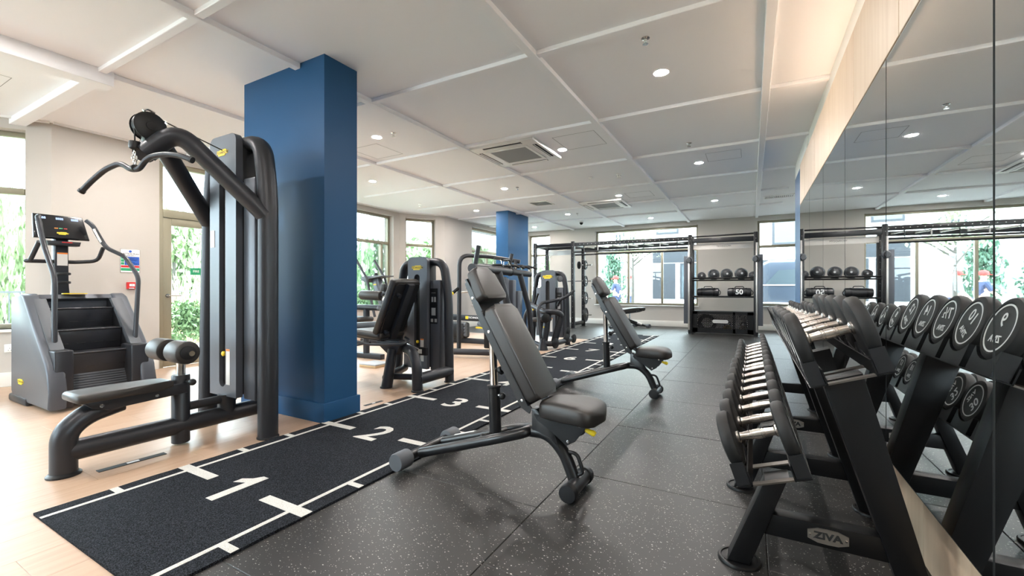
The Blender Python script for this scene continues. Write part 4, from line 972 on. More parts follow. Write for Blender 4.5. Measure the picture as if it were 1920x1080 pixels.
def rack(name, ya, yb, frames, i0, i1, label, plate_at):
    org = (0.24, ya, 0); t = thing(name, org, label, 'dumbbell rack', 'dumbbell racks')
    for fi, fy in enumerate(frames):
        # rear leg, front leg, floor plates, crossbar
        MB(org).prism([(0.462, 0.012), (0.552, 0.012), (0.352, 0.775), (0.345, 0.80), (0.228, 0.76)], (0, fy, 0), (1, 0, 0), (0, 0, 1), 0.09, bev=0.004).build('rear_leg', 'black_steel', t)
        MB(org).prism([(-0.085, 0.012), (-0.005, 0.012), (0.125, 0.385), (0.045, 0.358)], (0, fy, 0), (1, 0, 0), (0, 0, 1), 0.09, bev=0.004).build('front_leg', 'black_steel', t)
        for fx in (-0.043, 0.520):
            pl = MB(org).lathe([(0, 0), (0.080, 0), (0.080, 0.006), (0.076, 0.012), (0.068, 0.012), (0.066, 0.008), (0, 0.008)], (fx, fy, 0), n=32).build('floor_plate', 'black_steel', t)
            MB(org).lathe([(0.010, 0), (0.010, 0.003), (0, 0.003)], (fx - 0.045, fy - 0.03, 0.008), n=12).build('bolt_hole', 'slot_dark', pl)
        MB(org).span((0.025, fy - 0.035, 0.145), (0.47, fy + 0.035, 0.228), bev=0.004).build('crossbar', 'black_steel', t)
        if fi == plate_at:
            h, w_ = 0.028, 0.062
            poly = [(-w_, -h*0.55), (-w_*0.5, -h*0.95), (0, -h), (w_*0.5, -h*0.95), (w_, -h*0.55), (w_, h*0.55), (w_*0.5, h*0.95), (0, h), (-w_*0.5, h*0.95), (-w_, h*0.55)]
            bp_ = MB(org).prism(poly, (0.245, fy - 0.0365, 0.188), (1, 0, 0), (0, 0, 1), 0.003).build('maker_plate', 'plate_steel', t)
            lettering('lettering', 'ZIVA', 0.034, (0.245, fy - 0.0382, 0.188), (1, 0, 0), (0, 0, 1), 'black_ink', bp_, org, bold=0.0016, sx=1.15)
            for s in (-1, 1): MB(org).lathe([(0.004, 0), (0.004, 0.002), (0, 0.003)], (0.245 + s*0.054, fy - 0.038, 0.188), (0, -1, 0), n=10).build('rivet', 'chrome', bp_)
    for C0, szf, nm in ((CU, sz_up, 'upper'), (CL, sz_lo, 'lower')):
        base = C0 - NX * DROP
        for s in (-1, 1):
            e_ = base + AX * (s * 0.098)
            # angle-section rail: flat flange and upright lip
            q = Vector((0, (ya + yb) / 2, 0))
            rl = MB(org); L = yb - ya
            rl.box(e_ + q, (0.056, L, 0.005), rot=(0, -TILT, 0)); rl.box(base + AX * (s * 0.072) + NX * 0.026 + q, (0.005, L, 0.055), rot=(0, -TILT, 0))
            rl.build('tray_rail', 'black_steel', t)
            for i in range(i0, i1):
                D, th = szf(i); y = Y0 + SP * i
                r = D / 2; cz = DROP - (0.218 - D) / 2
                poly = [(-0.085, 0.003), (0.085, 0.003), (0.088, cz - math.sqrt(max(0, (r+0.001)**2 - 0.088**2)) if r > 0.09 else 0.05)]
                arc = []
                for k in range(9):
                    a_ = R(-90 + (4 - k) * 12.5); arc.append(((r + 0.001) * math.cos(a_), cz + (r + 0.001) * math.sin(a_)))
                hi = arc[0][1]; poly = [(-0.088, 0.003), (0.088, 0.003), (0.088, hi), ] + arc + [(-0.088, hi)]
                MB(org).prism(poly, base + AX * (s * (0.076 + th / 2)) + Vector((0, y, 0)), (0, 1, 0), NX, th * 0.96).build('saddle', 'dark_plastic', t)
        for y in (ya + 0.018, ya + 0.20, yb - 0.20, yb - 0.018):
            MB(org).box(base + Vector((0, y, 0)) + NX * 0.0, (0.145, 0.036 if abs(y - ya) > 0.1 else 0.03, 0.006), rot=(0, -TILT, 0)).build('tray_strip', 'strip_metal', t)
rack('dumbbell_rack', 1.86, 3.405, [1.985, 2.72], 0, 7, 'black two-tier dumbbell rack nearest the camera', 0)
rack('dumbbell_rack', 3.42, 5.28, [3.52, 4.74], 7, 15, 'black two-tier dumbbell rack behind the nearest one', 0)
# ================================================================= seated leg machine
def leg_machine():
    cx = -3.52; org = (cx, 3.8, 0)
    t = thing('leg_extension_machine', org, 'seated leg machine with tilted backrest right of the near blue column', 'gym machine')
    tower(t, org, cx, 4.11, 1.48, wide=0.30, cover_h0=0.14, panel2_h=1.20, col_x=0.405, placard=True, badge_w=0.17)
    MB(org).tube([(-3.12, 3.56, 0.13), (-3.12, 4.12, 0.13)], 0.062, 16).build('floor_tube', 'machine', t)
    MB(org).tube([(-3.55, 3.62, 0.11), (-3.10, 3.78, 0.11)], 0.035, 14).build('cross_tube', 'machine', t)
    MB(org).tube([(-3.55, 3.53, 0.11), (-3.80, 4.10, 0.11)], 0.045, 14).build('cross_tube', 'machine', t)
    MB(org).tube(fillet([(-3.42, 3.70, 0.43), (-3.22, 3.60, 0.40), (-3.13, 3.56, 0.28), (-3.118, 3.555, 0.0)], [0.14, 0.12], 8), 0.056, 16).build('front_leg', 'machine', t)
    MB(org).tube([(-3.545, 3.535, 0.0), (-3.52, 3.60, 0.42)], [0.062, 0.052], 16).build('front_leg', 'machine', t)
    for p in ((-3.118, 3.555), (-3.548, 3.53)): MB(org).lathe([(0.066, 0), (0.066, 0.010), (0.060, 0.018)], (*p, 0)).build('foot_pad', 'dark_plastic', t)
    MB(org).prism([(-3.80, 0.52), (-3.42, 0.52), (-3.40, 0.47), (-3.46, 0.36), (-3.56, 0.34), (-3.70, 0.44)], (0, 3.64, 0), (1, 0, 0), (0, 0, 1), 0.10, bev=0.008).build('seat_bracket', 'machine', t)
    MB(org).box((-3.86, 3.72, 0.575), (0.46, 0.42, 0.085), rot=(0, 0.06, 0), bev=0.040, seg=5).build('seat_cushion', 'vinyl', t, angle=70)
    MB(org).box((-3.84, 3.72, 0.53), (0.40, 0.34, 0.03), rot=(0, 0.06, 0), bev=0.008).build('seat_board', 'dark_plastic', t)
    bd = Vector((0.42, 0, 0.91)).normalized(); bn = Vector((-0.91, 0, 0.42)).normalized(); c_ = Vector((-3.545, 3.72, 0.86))
    def pan(w_, l0, l1, off, th, bev, nm, m_): MB(org).prism([(-w_, l0 + .03), (-w_ + .03, l0), (w_ - .03, l0), (w_, l0 + .03), (w_, l1 - .03), (w_ - .03, l1), (-w_ + .03, l1), (-w_, l1 - .03)], c_ + bn * off, (0, 1, 0), bd, th, bev=bev, seg=4).build(nm, m_, t, angle=60)
    pan(0.215, -0.34, 0.36, 0.035, 0.09, 0.025, 'backrest', 'vinyl')
    pan(0.19, -0.30, 0.33, -0.018, 0.02, 0.006, 'backrest_shell', 'dark_plastic')
    MB(org).prism([(-0.05, -0.42), (0.05, -0.42), (0.05, 0.34), (-0.05, 0.34)], c_ + bn * -0.05, (0, 1, 0), bd, 0.055, bev=0.01).build('back_spine', 'machine', t)
    for l in (-0.26, 0.20): MB(org).tube([c_ + bd*l + bn*-0.02 + Vector((0, -0.13, 0)), c_ + bd*l + bn*-0.075 + Vector((0, -0.13, 0))], 0.024, 14).build('bolt_boss', 'machine', t)
    MB(org).tube(fillet([(-4.15, 3.45, 0.53), (-3.75, 3.46, 0.475), (-3.45, 3.47, 0.49), (-3.28, 3.50, 0.50), (-3.28, 3.62, 0.53), (-3.40, 3.68, 0.55)], 0.05, 5), 0.015, 12).build('hand_rail', 'machine', t)
    MB(org).tube(fillet([(-3.76, 3.50, 0.49), (-3.92, 3.45, 0.455), (-3.99, 3.43, 0.46)], 0.03), 0.009, 8).build('lever_rod', 'black_steel', t); MB(org).tube([(-3.97, 3.435, 0.458), (-4.08, 3.41, 0.475)], 0.017, 12).build('lever_grip', 'yellow', t)
    MB(org).tube([(-4.55, 3.95, 0.60), (-3.74, 3.98, 0.66)], 0.055, 16).build('side_arm', 'machine', t)
    MB(org).lathe([(0.17, 0), (0.17, 0.05), (0.15, 0.07), (0, 0.07)], (-3.93, 4.08, 0.70), (0, -1, 0), n=32).build('cam_cover', 'machine', t)
    roller('shin_roller', (-4.50, 3.50, 0.42), (-4.50, 3.85, 0.42), 0.06, t, org)
    MB(org).box((-3.30, 3.66, 0.46), (0.20, 0.03, 0.035), rot=(0, 0.35, 0), bev=0.004).build('seat_rail', 'brushed_steel', t)
    MB(org).span((-3.56, 3.86, 0.33), (-3.26, 3.90, 0.42), bev=0.005).build('link_plate', 'dark_plastic', t); MB(org).span((-3.44, 3.857, 0.35), (-3.32, 3.86, 0.40)).build('warning_label', 'white_label', t)
leg_machine()

# ================================================================= cable machine with hung attachments
def cable_machine():
    X = -3.42; org = (-3.6, 5.95, 0)
    t = thing('cable_machine', org, 'tall cable frame with handles laid along its top tube behind the near bench', 'gym machine')
    MB(org).tube([(X, 5.02, 1.385), (X - 0.04, 6.20, 1.375)], 0.066, 18).build('top_tube', 'machine', t)
    MB(org).tube([(X - 0.04, 6.20, 1.375), (X - 0.06, 6.95, 1.355)], 0.052, 18).build('top_tube', 'machine', t)
    MB(org).lathe([(0.072, 0), (0.072, 0.05)], (X - 0.04, 6.17, 1.375), (0, 1, 0), n=22).build('tube_collar', 'machine', t)
    MB(org).tube([(X - 0.02, 5.78, 1.37), (X + 0.08, 5.92, 0.80), (X + 0.12, 5.98, 0.0)], 0.058, 16).build('leg', 'machine', t)
    MB(org).tube([(X - 0.05, 6.55, 1.35), (X + 0.06, 6.68, 0.75), (X + 0.10, 6.74, 0.0)], 0.048, 16).build('leg', 'machine', t)
    MB(org).tube([(X + 0.1, 5.90, 0.09), (X - 0.85, 5.6, 0.09)], 0.05, 14).build('floor_tube', 'machine', t); MB(org).tube([(X + 0.1, 5.98, 0.09), (X + 0.1, 6.74, 0.09)], 0.05, 14).build('floor_tube', 'machine', t)
    for p in ((X + 0.12, 5.98), (X + 0.10, 6.74), (X - 0.85, 5.6)): MB(org).lathe([(0.07, 0), (0.07, 0.01), (0.055, 0.02)], (*p, 0)).build('foot_pad', 'dark_plastic', t)
    for y0, y1, x0, z1 in ((6.02, 6.14, X - 0.26, 1.26), (6.18, 6.30, X - 0.22, 1.24), (6.32, 6.48, X - 0.20, 1.06)):
        MB(org).span((x0, y0, 0.10), (x0 + 0.24, y1, z1), bev=0.015).build('stack_cover', 'panel_grey', t)
    MB(org).span((X - 0.42, 5.98, 0.12), (X - 0.26, 6.5, 1.30), bev=0.02).build('stack_housing', 'dark_plastic', t)
    for y, z, ln in ((5.12, 1.38, 0.33), (6.10, 1.40, 0.26)):
        MB(org).tube([(X - 0.02, y, z), (X + 0.03, y + 0.03, z + ln)], 0.034 if ln > .3 else 0.03, 14).build('upright_peg', 'machine', t)
    MB(org).tube(fillet([(-4.30, 5.93, 0.0), (-4.30, 5.95, 1.66), (-4.02, 6.42, 1.66), (-3.5, 6.62, 1.56)], [0.18, 0.1], 8), 0.036, 14).build('rear_arch', 'machine', t)
    MB(org).tube([(-4.05, 6.15, 1.50), (-3.7, 6.55, 1.48)], 0.026, 12).build('arch_brace', 'machine', t)
    MB(org).tube([(-3.56, 6.55, 1.35), (-3.56, 6.57, 1.58)], 0.03, 12).build('arch_post', 'machine', t)
    MB(org).tube([(-4.30, 5.95, 1.12), (-4.34, 5.80, 1.02)], 0.028, 12).build('side_grip', 'black_steel', t); MB(org).tube([(-4.338, 5.81, 1.025), (-4.352, 5.765, 0.995)], 0.030, 12).build('grip_end', 'yellow', t)
    # accessory handles, each loose on the tube
    def stirrup(y, z, rz, lab, s=1.0):
        h = thing('pulley_stirrup', (X, y, z), lab, 'stirrup', 'cable attachments', rz=rz)
        MB().tube([(-0.075*s, 0, 0.012), (0.075*s, 0, 0.012)], 0.017, 12).build('grip', 'dark_plastic', h)
        MB().tube(fillet([(-0.07*s, 0, 0.012), (-0.055*s, 0.02, 0.085), (0, 0.03, 0.105), (0.055*s, 0.02, 0.085), (0.07*s, 0, 0.012)], 0.02), 0.006, 8).build('strap', 'brushed_steel', h)
        MB().lathe([(0.055*s, 0), (0.06*s, 0.006), (0.06*s, 0.014), (0.05*s, 0.02)], (0, 0.0, 0.10), n=20).build('top_disc', 'dark_plastic', h)
    stirrup(5.72, 1.45, 0.4, 'steel stirrup cable handle nearest the upright peg'); stirrup(6.02, 1.445, 1.2, 'steel stirrup cable handle in the middle of the top tube', 0.95)
    for k, (y, a_, lab) in enumerate(((6.22, 0.9, 'black padded cable grip lying before the tube collar'), (6.42, 1.1, 'black padded cable grip lying past the tube collar'), (6.62, 1.0, 'black padded cable grip above the far leg'), (6.86, 0.8, 'black padded cable grip at the far tube end'))):
        h = thing('cable_grip', (X - 0.05, y, 1.455), lab, 'cable grip', 'cable attachments', rz=a_)
        MB().tube(fillet([(-0.11, 0, 0.0), (-0.03, 0.02, 0.03), (0.10, 0, 0.02), (0.15, -0.03, -0.01)], 0.03), 0.021, 12).build('grip', 'dark_plastic', h)
        MB().lathe([(0.035, 0), (0.04, 0.006), (0.04, 0.016), (0.03, 0.02)], (0.0, 0.015, 0.035), n=18).build('swivel', 'machine', h); MB().tube([(-0.12, 0, -0.003), (-0.10, 0, 0.003)], 0.0225, 12).build('end_ring', 'brushed_steel', h)
cable_machine()

# ================================================================= lever machine behind the cable frame
def lever_machine():
    cx = -3.52; org = (cx, 7.6, 0)
    t = thing('lever_press_machine', org, 'compact lever machine with yellow badge between the cable frame and power rig', 'gym machine')
    tower(t, org, cx, 7.93, 1.46, wide=0.31, cover_h0=0.16, panel2_h=1.12, col_x=0.38, placard=True, pulley=True, badge_w=0.22)
    T = lambda pts, r, nm, m_='machine', f=0.08: MB(org).tube(fillet(pts, f, 6), r, 14).build(nm, m_, t)
    T([(-3.275, 7.02, 0.10), (-3.40, 7.10, 0.72), (-3.40, 7.25, 0.83), (-3.12, 7.60, 0.90), (-2.98, 7.72, 1.02)], 0.030, 'lever_arm')
    T([(-3.20, 7.58, 0.78), (-3.12, 7.52, 0.90), (-3.0, 7.62, 0.97), (-2.93, 7.72, 1.06)], 0.026, 'lever_arm')
    T([(-3.80, 7.55, 0.80), (-3.30, 7.25, 0.66), (-3.10, 7.28, 0.68), (-3.04, 7.38, 0.60)], 0.055, 'yoke_tube', f=0.1)
    T([(-3.27, 7.28, 0.62), (-3.33, 7.22, 0.05)], 0.062, 'front_strut'); T([(-3.04, 7.38, 0.62), (-3.18, 7.32, 0.06)], 0.062, 'front_strut')
    MB(org).lathe([(0.07, 0), (0.085, 0.012), (0.085, 0.06), (0.07, 0.07), (0, 0.07)], (-3.26, 7.20, 0.56), (0, -1, 0), n=26).build('pivot_cap', 'dark_plastic', t)
    MB(org).lathe([(0.04, 0), (0.045, 0.006), (0, 0.03)], (-3.02, 7.34, 0.60), (1, -0.3, 0), n=20).build('pivot_cap', 'dark_plastic', t)
    MB(org).lathe([(0.095, 0), (0.09, 0.02), (0.055, 0.14), (0.045, 0.20), (0, 0.205)], (-3.26, 7.03, 0), n=24).build('cone_foot', 'machine', t)
    T([(-3.33, 7.15, 0.10), (-3.14, 7.20, 0.10), (-3.12, 8.00, 0.10)], 0.05, 'floor_tube'); T([(-3.30, 7.1, 0.06), (-3.85, 7.75, 0.06)], 0.04, 'floor_tube')
    for (x, y, z, r) in ((-3.12, 7.24, 0.11, 0.095), (-3.11, 7.75, 0.14, 0.095), (-3.10, 8.10, 0.11, 0.085), (-3.12, 7.85, 0.28, 0.07)):
        MB(org).lathe([(r*0.6, 0), (r, 0.008), (r, 0.03), (r*0.6, 0.04), (r*0.3, 0.045), (0, 0.045)], (x, y, z), (1, -0.2, 0), n=24).build('bumper_disc', 'dark_plastic', t)
    T([(-3.90, 7.62, 0.02), (-3.92, 7.60, 0.55), (-3.74, 7.52, 0.80)], 0.035, 'rear_strut'); MB(org).tube([(-3.62, 7.45, 0.80), (-3.52, 7.38, 1.0)], 0.018, 10).build('stop_pin', 'black_steel', t)
    MB(org).box((-3.45, 7.40, 0.52), (0.30, 0.30, 0.08), bev=0.035, seg=4).build('seat_cushion', 'vinyl', t, angle=70)
    MB(org).tube([(-3.45, 7.40, 0.06), (-3.45, 7.40, 0.50)], 0.045, 14).build('seat_post', 'machine', t)
    for q in ((-3.60, 7.33, 0.70), (-3.30, 7.16, 0.40)): MB(org).lathe([(0.012, 0), (0.012, 0.006), (0, 0.008)], q, (0, -1, 0), n=12).build('marker', 'yellow', t)
lever_machine()

# ================================================================= cardio and leg equipment by the bay window
def rower():
    org = (-5.3, 7.45, 0); t = thing('rowing_machine', org, 'dark rowing machine with ribbed flywheel case, behind the leg machine', 'rowing machine')
    MB(org).box((-5.28, 7.35, 0.50), (1.15, 0.07, 0.12), rot=(0, 0.02, 0.05), bev=0.01).build('beam', 'machine', t)
    MB(org).box((-5.10, 7.312, 0.505), (0.07, 0.004, 0.06)).build('badge', 'yellow', t); lettering('badge_text', 'TECHNOGYM', 0.055, (-4.90, 7.316, 0.505), (1, 0, 0), (0, 0, 1), 'white_ink', t, org, bold=0.001)
    for k in range(4): MB(org).tube([(-5.50, 7.10, 0.16 + 0.065*k), (-4.98, 7.10 + 0.02, 0.18 + 0.065*k)], 0.042, 10).build('case_rib', 'cap_grey', t)
    MB(org).span((-5.50, 7.06, 0.10), (-5.0, 7.30, 0.42), bev=0.05).build('flywheel_case', 'dark_plastic', t)
    MB(org).tube([(-4.78, 7.38, 0.45), (-4.70, 7.50, 1.00)], 0.035, 12).build('mast', 'machine', t); MB(org).tube([(-4.75, 7.35, 0.52), (-4.50, 7.40, 0.04)], 0.04, 12).build('front_leg', 'machine', t)
    MB(org).tube([(-5.80, 7.35, 0.50), (-5.86, 7.35, 0.03)], 0.04, 12).build('rear_leg', 'machine', t)
    MB(org).box((-5.75, 7.35, 0.60), (0.28, 0.22, 0.06), bev=0.025, seg=4).build('seat', 'vinyl', t)
    MB(org).tube([(-5.35, 7.30, 1.02), (-5.02, 7.32, 1.04)], 0.022, 12).build('handle_bar', 'brushed_steel', t); MB(org).tube(fillet([(-5.10, 7.30, 1.12), (-5.0, 7.32, 1.02), (-4.95, 7.30, 0.90), (-4.86, 7.32, 0.88)], 0.04), 0.018, 10).build('handle_grip', 'dark_plastic', t)
    MB(org).tube([(-4.80, 7.30, 0.40), (-4.62, 7.28, 0.34)], 0.05, 14).build('foot_roller', 'cap_grey', t)
    MB(org).span((-4.85, 7.26, 0.30), (-4.68, 7.30, 0.33)).build('foot_strap', 'yellow', t)
    MB(org).span((-5.7, 7.2, 0.0), (-4.5, 7.25, 0.10), bev=0.01).build('base_rail', 'machine', t)
rower()
def cross_trainer():
    org = (-6.35, 6.25, 0); t = thing('cross_trainer', org, 'grey cross trainer with two angled poles standing at the bay window', 'gym machine')
    MB(org).prism([(-6.28, 0.62), (-6.38, 0.68), (-6.63, 1.27), (-6.66, 1.33), (-6.50, 1.335), (-6.44, 1.28)], (0, 6.25, 0), (1, 0, 0), (0, 0, 1), 0.11, bev=0.012).build('mast', 'panel_grey', t)
    MB(org).prism([(-6.82, 1.30), (-6.80, 1.345), (-6.22, 1.355), (-6.22, 1.335), (-6.60, 1.30), (-6.66, 1.22), (-6.78, 1.24)], (0, 6.25, 0), (1, 0, 0), (0, 0, 1), 0.30, bev=0.01).build('console', 'cap_grey', t)
    badge((-6.53, 6.194, 1.18), (1, 0, 0), (0, 0, 1), 0.09, t, org)
    for y, dx in ((6.05, 0.0), (6.46, 0.38)): MB(org).tube([(-6.90 + dx * 0.2, y, 1.68), (-6.60 + dx * 0.2, y, 1.30), (-6.38 + dx * 0.2, y, 0.55)], 0.026, 12).build('swing_pole', 'machine', t)
    MB(org).lathe([(0.02, 0), (0.04, 0.02), (0.035, 0.06), (0, 0.075)], (-6.56, 6.25, 1.345), n=18).build('console_knob', 'dark_plastic', t)
    MB(org).lathe([(0.26, -0.10), (0.29, -0.07), (0.29, 0.07), (0.26, 0.10), (0, 0.11)], (-6.10, 6.25, 0.42), (0, 1, 0), n=36).build('flywheel_cover', 'machine', t)
    MB(org).span((-6.90, 6.15, 0.02), (-5.60, 6.35, 0.10), bev=0.02).build('base', 'machine', t)
    MB(org).span((-6.80, 5.98, 0.0), (-6.72, 6.52, 0.06), bev=0.01).build('cross_foot', 'machine', t); MB(org).span((-5.75, 5.98, 0.0), (-5.67, 6.52, 0.06), bev=0.01).build('cross_foot', 'machine', t)
    MB(org).tube([(-6.75, 6.15, 1.0), (-6.50, 6.15, 0.985)], 0.02, 10).build('heart_rate_bar', 'chrome', t)
cross_trainer()
def leg_curl():
    org = (-4.95, 4.9, 0); t = thing('leg_curl_machine', org, 'padded roller machine mostly hidden behind the near blue column', 'gym machine')
    roller('thigh_roller', (-5.40, 4.85, 1.00), (-4.98, 4.86, 0.985), 0.075, t, org, cap=False)
    MB(org).span((-4.965, 4.82, 1.06), (-4.90, 4.90, 1.17), bev=0.012).build('grip_block', 'dark_plastic', t)
    MB(org).tube(fillet([(-4.97, 4.86, 0.99), (-4.90, 4.86, 1.05), (-4.86, 4.86, 0.98), (-4.86, 4.86, 0.86)], 0.05), 0.028, 12).build('swing_bracket', 'machine', t)
    MB(org).lathe([(0.05, 0), (0.055, 0.01), (0.03, 0.03), (0, 0.03)], (-4.88, 4.84, 0.94), (0.3, -1, 0), n=20).build('pivot_cap', 'brushed_steel', t)
    MB(org).tube([(-5.6, 4.88, 0.80), (-4.62, 4.90, 0.80)], 0.045, 14).build('cross_tube', 'machine', t)
    MB(org).ball((-4.98, 4.82, 0.80), 0.045, 14).build('adjust_knob', 'cap_grey', t)
    MB(org).tube([(-5.35, 4.9, 0.0), (-5.35, 4.9, 0.80)], 0.05, 14).build('post', 'machine', t); MB(org).tube([(-4.90, 4.9, 0.80), (-4.90, 4.86, 1.0)], 0.03, 12).build('post', 'machine', t)
    MB(org).box((-5.45, 4.75, 0.62), (0.5, 0.36, 0.08), bev=0.035, seg=4).build('seat_cushion', 'vinyl', t, angle=70)
    MB(org).span((-5.7, 4.85, 0.0), (-5.0, 4.95, 0.08), bev=0.01).build('base', 'machine', t)
leg_curl()
t = thing('step_board', (-4.62, 4.42, 0), 'low step board with pale blue top behind the near blue column', 'step'); 
MB().span((-0.22, -0.12, 0.03), (0.10, 0.16, 0.05), bev=0.004).build('top', 'sand_grey', t); MB().span((-0.22, -0.12, 0.0), (0.10, 0.16, 0.03), bev=0.003).build('core', 'plywood', t)

# ================================================================= power rig with storage bay
def rig():
    org = (-2.6, 11.6, 0); t = thing('power_rig', org, 'black steel training rig running along the far windows with storage bay at right', 'training rig')
    yf, yr = 11.28, 12.12; W = 0.09
    posts = [(-5.47, yf), (-5.47, yr), (-4.31, yf), (-4.31, yr), (-1.30, yf), (-1.30, yf + 0.42), (0.09, yf + 0.1), (0.09, yf + 0.52)]
    def post(x, y, h):
        p = MB(org).span((x - W/2, y - W/2, 0.012), (x + W/2, y + W/2, h), bev=0.005).build('post', 'bench_steel', t)
        MB(org).span((x - 0.08, y - 0.08, 0), (x + 0.08, y + 0.08, 0.012), bev=0.003).build('base_plate', 'bench_steel', p)
        hs = MB(org)
        z = 0.15
        while z < h - 0.05: hs.lathe([(0.0055, 0), (0.0055, 0.001)], (x, y - W/2, z), (0, -1, 0), n=8); z += 0.15
        hs.build('hole_row', 'white_label', p, angle=None)['kind'] = 'stuff'
    for x, y in posts: post(x, y, 2.40)
    def beam(a, b_, w_=0.075, h=0.095, nm='beam', m_='bench_steel'):
        a, b_ = Vector(a), Vector(b_); d = b_ - a; L = d.length; c_ = (a + b_) / 2
        o = MB(org).box(c_, (L, w_, h), rot=(0, -math.asin(d.z / L), math.atan2(d.y, d.x)), bev=0.004).build(nm, m_, t); return o
    for z in (2.31, 2.17):
        beam((-5.47, yf, z), (-1.30, yf, z)) if z > 2.2 else beam((-5.47, yr, z + 0.14), (-4.31, yr, z + 0.14))
    beam((-4.31, yr, 2.24), (-1.30, yf + 0.42, 2.24), nm='beam')
    beam((-5.47, yf, 2.31), (-5.47, yr, 2.31)); beam((-4.31, yf, 2.31), (-4.31, yr, 2.31)); beam((-5.47, yf, 0.10), (-5.47, yr, 0.10)); beam((-4.31, yf, 0.12), (-4.31, yr, 0.12))
    for z, y in ((2.10, yf - 0.02), (2.03, yf + 0.10)): MB(org).tube([(-4.31, y, z), (-1.30, y, z)], 0.02, 10).build('pull_up_bar', 'black_steel', t)
    for k in range(7):
        x = -4.0 + 0.40 * k; MB(org).tube(fillet([(x, yf - 0.01, 2.27), (x, yf - 0.01, 2.12)], 0.01), 0.010, 8).build('bar_hanger', 'white_label' if k % 2 else 'bench_steel', t)
        MB(org).tube([(x, yf, 2.24), (x + 0.15, yf + 0.45, 2.24)], 0.017, 10).build('rung', 'brushed_steel', t)
    # holes along the front beam
    hb = MB(org)
    for k in range(26): hb.lathe([(0.008, 0), (0.008, 0.001)], (-4.1 + 0.11 * k, yf - 0.038, 2.31), (0, -1, 0), n=8)
    hb.build('hole_row', 'white_label', t, angle=None)['kind'] = 'stuff'
    MB(org).box((-4.9, yr - 0.02, 2.17), (1.1, 0.006, 0.14)).build('sign_plate', 'plate_steel', t)
    # storage bay
    x0, x1 = -1.30, 0.09
    MB(org).box(((x0 + x1) / 2, yf + 0.06, 2.25), (x1 - x0, 0.075, 0.11), rot=(0, 0, 0.072), bev=0.004).build('beam', 'bench_steel', t)
    MB(org).tube([(x0, yf + 0.02, 2.345), (x1, yf + 0.10, 2.37)], 0.018, 10).build('pull_up_bar', 'black_steel', t)
    sp_ = MB(org).box(((x0 + x1) / 2, yf + 0.30, 2.12), (x1 - x0 - 0.08, 0.006, 0.13), rot=(0, 0, 0.072)).build('sign_plate', 'plate_steel', t)
    lettering('lettering', 'TECHNOGYM', 0.05, ((x0 + x1) / 2 + 0.02, yf + 0.296, 2.12), (1, 0.072, 0), (0, 0, 1), 'black_ink', sp_, org)
    for z in (1.30, 0.905):
        for yy in (0.04, 0.36): MB(org).tube([(x0, yf + yy, z + (0.05 if z > 1.2 else 0)), (x1, yf + yy + 0.1, z + (0.05 if z > 1.2 else 0))], 0.018, 10).build('shelf_tube', 'black_steel', t)
        if z < 1.2: MB(org).prism([(x0, yf + 0.02), (x1, yf + 0.12), (x1, yf + 0.50), (x0, yf + 0.40)], (0, 0, z - 0.01), (1, 0, 0), (0, 1, 0), 0.02).build('shelf', 'black_steel', t)
        else:
            MB(org).tube([(x0, yf + 0.04, z), (x1, yf + 0.14, z)], 0.016, 10).build('shelf_tube', 'black_steel', t); MB(org).tube([(x0, yf + 0.36, z), (x1, yf + 0.46, z)], 0.016, 10).build('shelf_tube', 'black_steel', t)
    # perforated box
    bx0, bx1, bz0, bz1, by = x0 + 0.05, x1 - 0.05, 0.05, 0.545, yf + 0.05
    fr = MB(org); fr.span((bx0, by, bz0), (bx1, by + 0.008, bz0 + 0.10)); fr.span((bx0, by, bz1 - 0.06), (bx1, by + 0.008, bz1)); fr.span((bx0, by, bz0), (bx0 + 0.11, by + 0.008, bz1)); fr.span((bx1 - 0.12, by, bz0), (bx1, by + 0.008, bz1))
    fr.span((bx1 - 0.42, by, bz0), (bx1 - 0.37, by + 0.008, bz1)); fr.build('box_front', 'black_steel', t)
    ms = MB(org); nx, nz = 34, 10
    for i in range(nx + 1):
        for s in (-1, 1):
            xa = bx0 + 0.11 + (bx1 - bx0 - 0.23) * i / nx; hz = bz1 - bz0 - 0.16; xb = xa + s * hz * 0.58
            za, zb = bz0 + 0.10, bz1 - 0.06
            lo, hi = bx0 + 0.11, bx1 - 0.12
            if xb < lo: zb = za + (zb - za) * (lo - xa) / (xb - xa) if xb != xa else zb; xb = lo
            if xb > hi: zb = za + (zb - za) * (hi - xa) / (xb - xa) if xb != xa else zb; xb = hi
            if abs(zb - za) > 0.02: ms.tube([(xa, by + 0.004, za), (xb, by + 0.004, zb)], 0.0095, 4, caps=False)
    for s_, xx in ((1, bx0 + 0.11), (-1, bx1 - 0.12)):
        for k in range(1, 8):
            za = bz0 + 0.10 + 0.045 * k; zt = bz1 - 0.06; xe = xx + s_ * (zt - za) * 0.58
            ms.tube([(xx, by + 0.004, za), (xe, by + 0.004, zt)], 0.0095, 4, caps=False)
    ms.build('mesh_screen', 'black_steel', t, angle=None)['kind'] = 'stuff'
    MB(org).span((bx0, by, bz1), (bx1, by + 0.44, bz1 + 0.012)).build('box_top', 'black_steel', t); MB(org).span((bx0, by, bz0 - 0.01), (bx1, by + 0.44, bz0)).build('box_floor', 'black_steel', t)
    for x in (bx0, bx1): MB(org).span((x - 0.004, by, bz0), (x + 0.004, by + 0.44, bz1)).build('box_side', 'black_steel', t)
    st_poly = [(0.13*math.cos(a) + (0.06 if math.cos(a) > 0 else -0.06), 0.038*math.sin(a)) for a in [2*PI*k/24 for k in range(24)]]
    st_poly = []
    for k in range(13): a = -PI/2 + PI*k/12; st_poly.append((0.13 + 0.04*math.cos(a), 0.04*math.sin(a)))
    for k in range(13): a = PI/2 + PI*k/12; st_poly.append((-0.13 + 0.04*math.cos(a), 0.04*math.sin(a)))
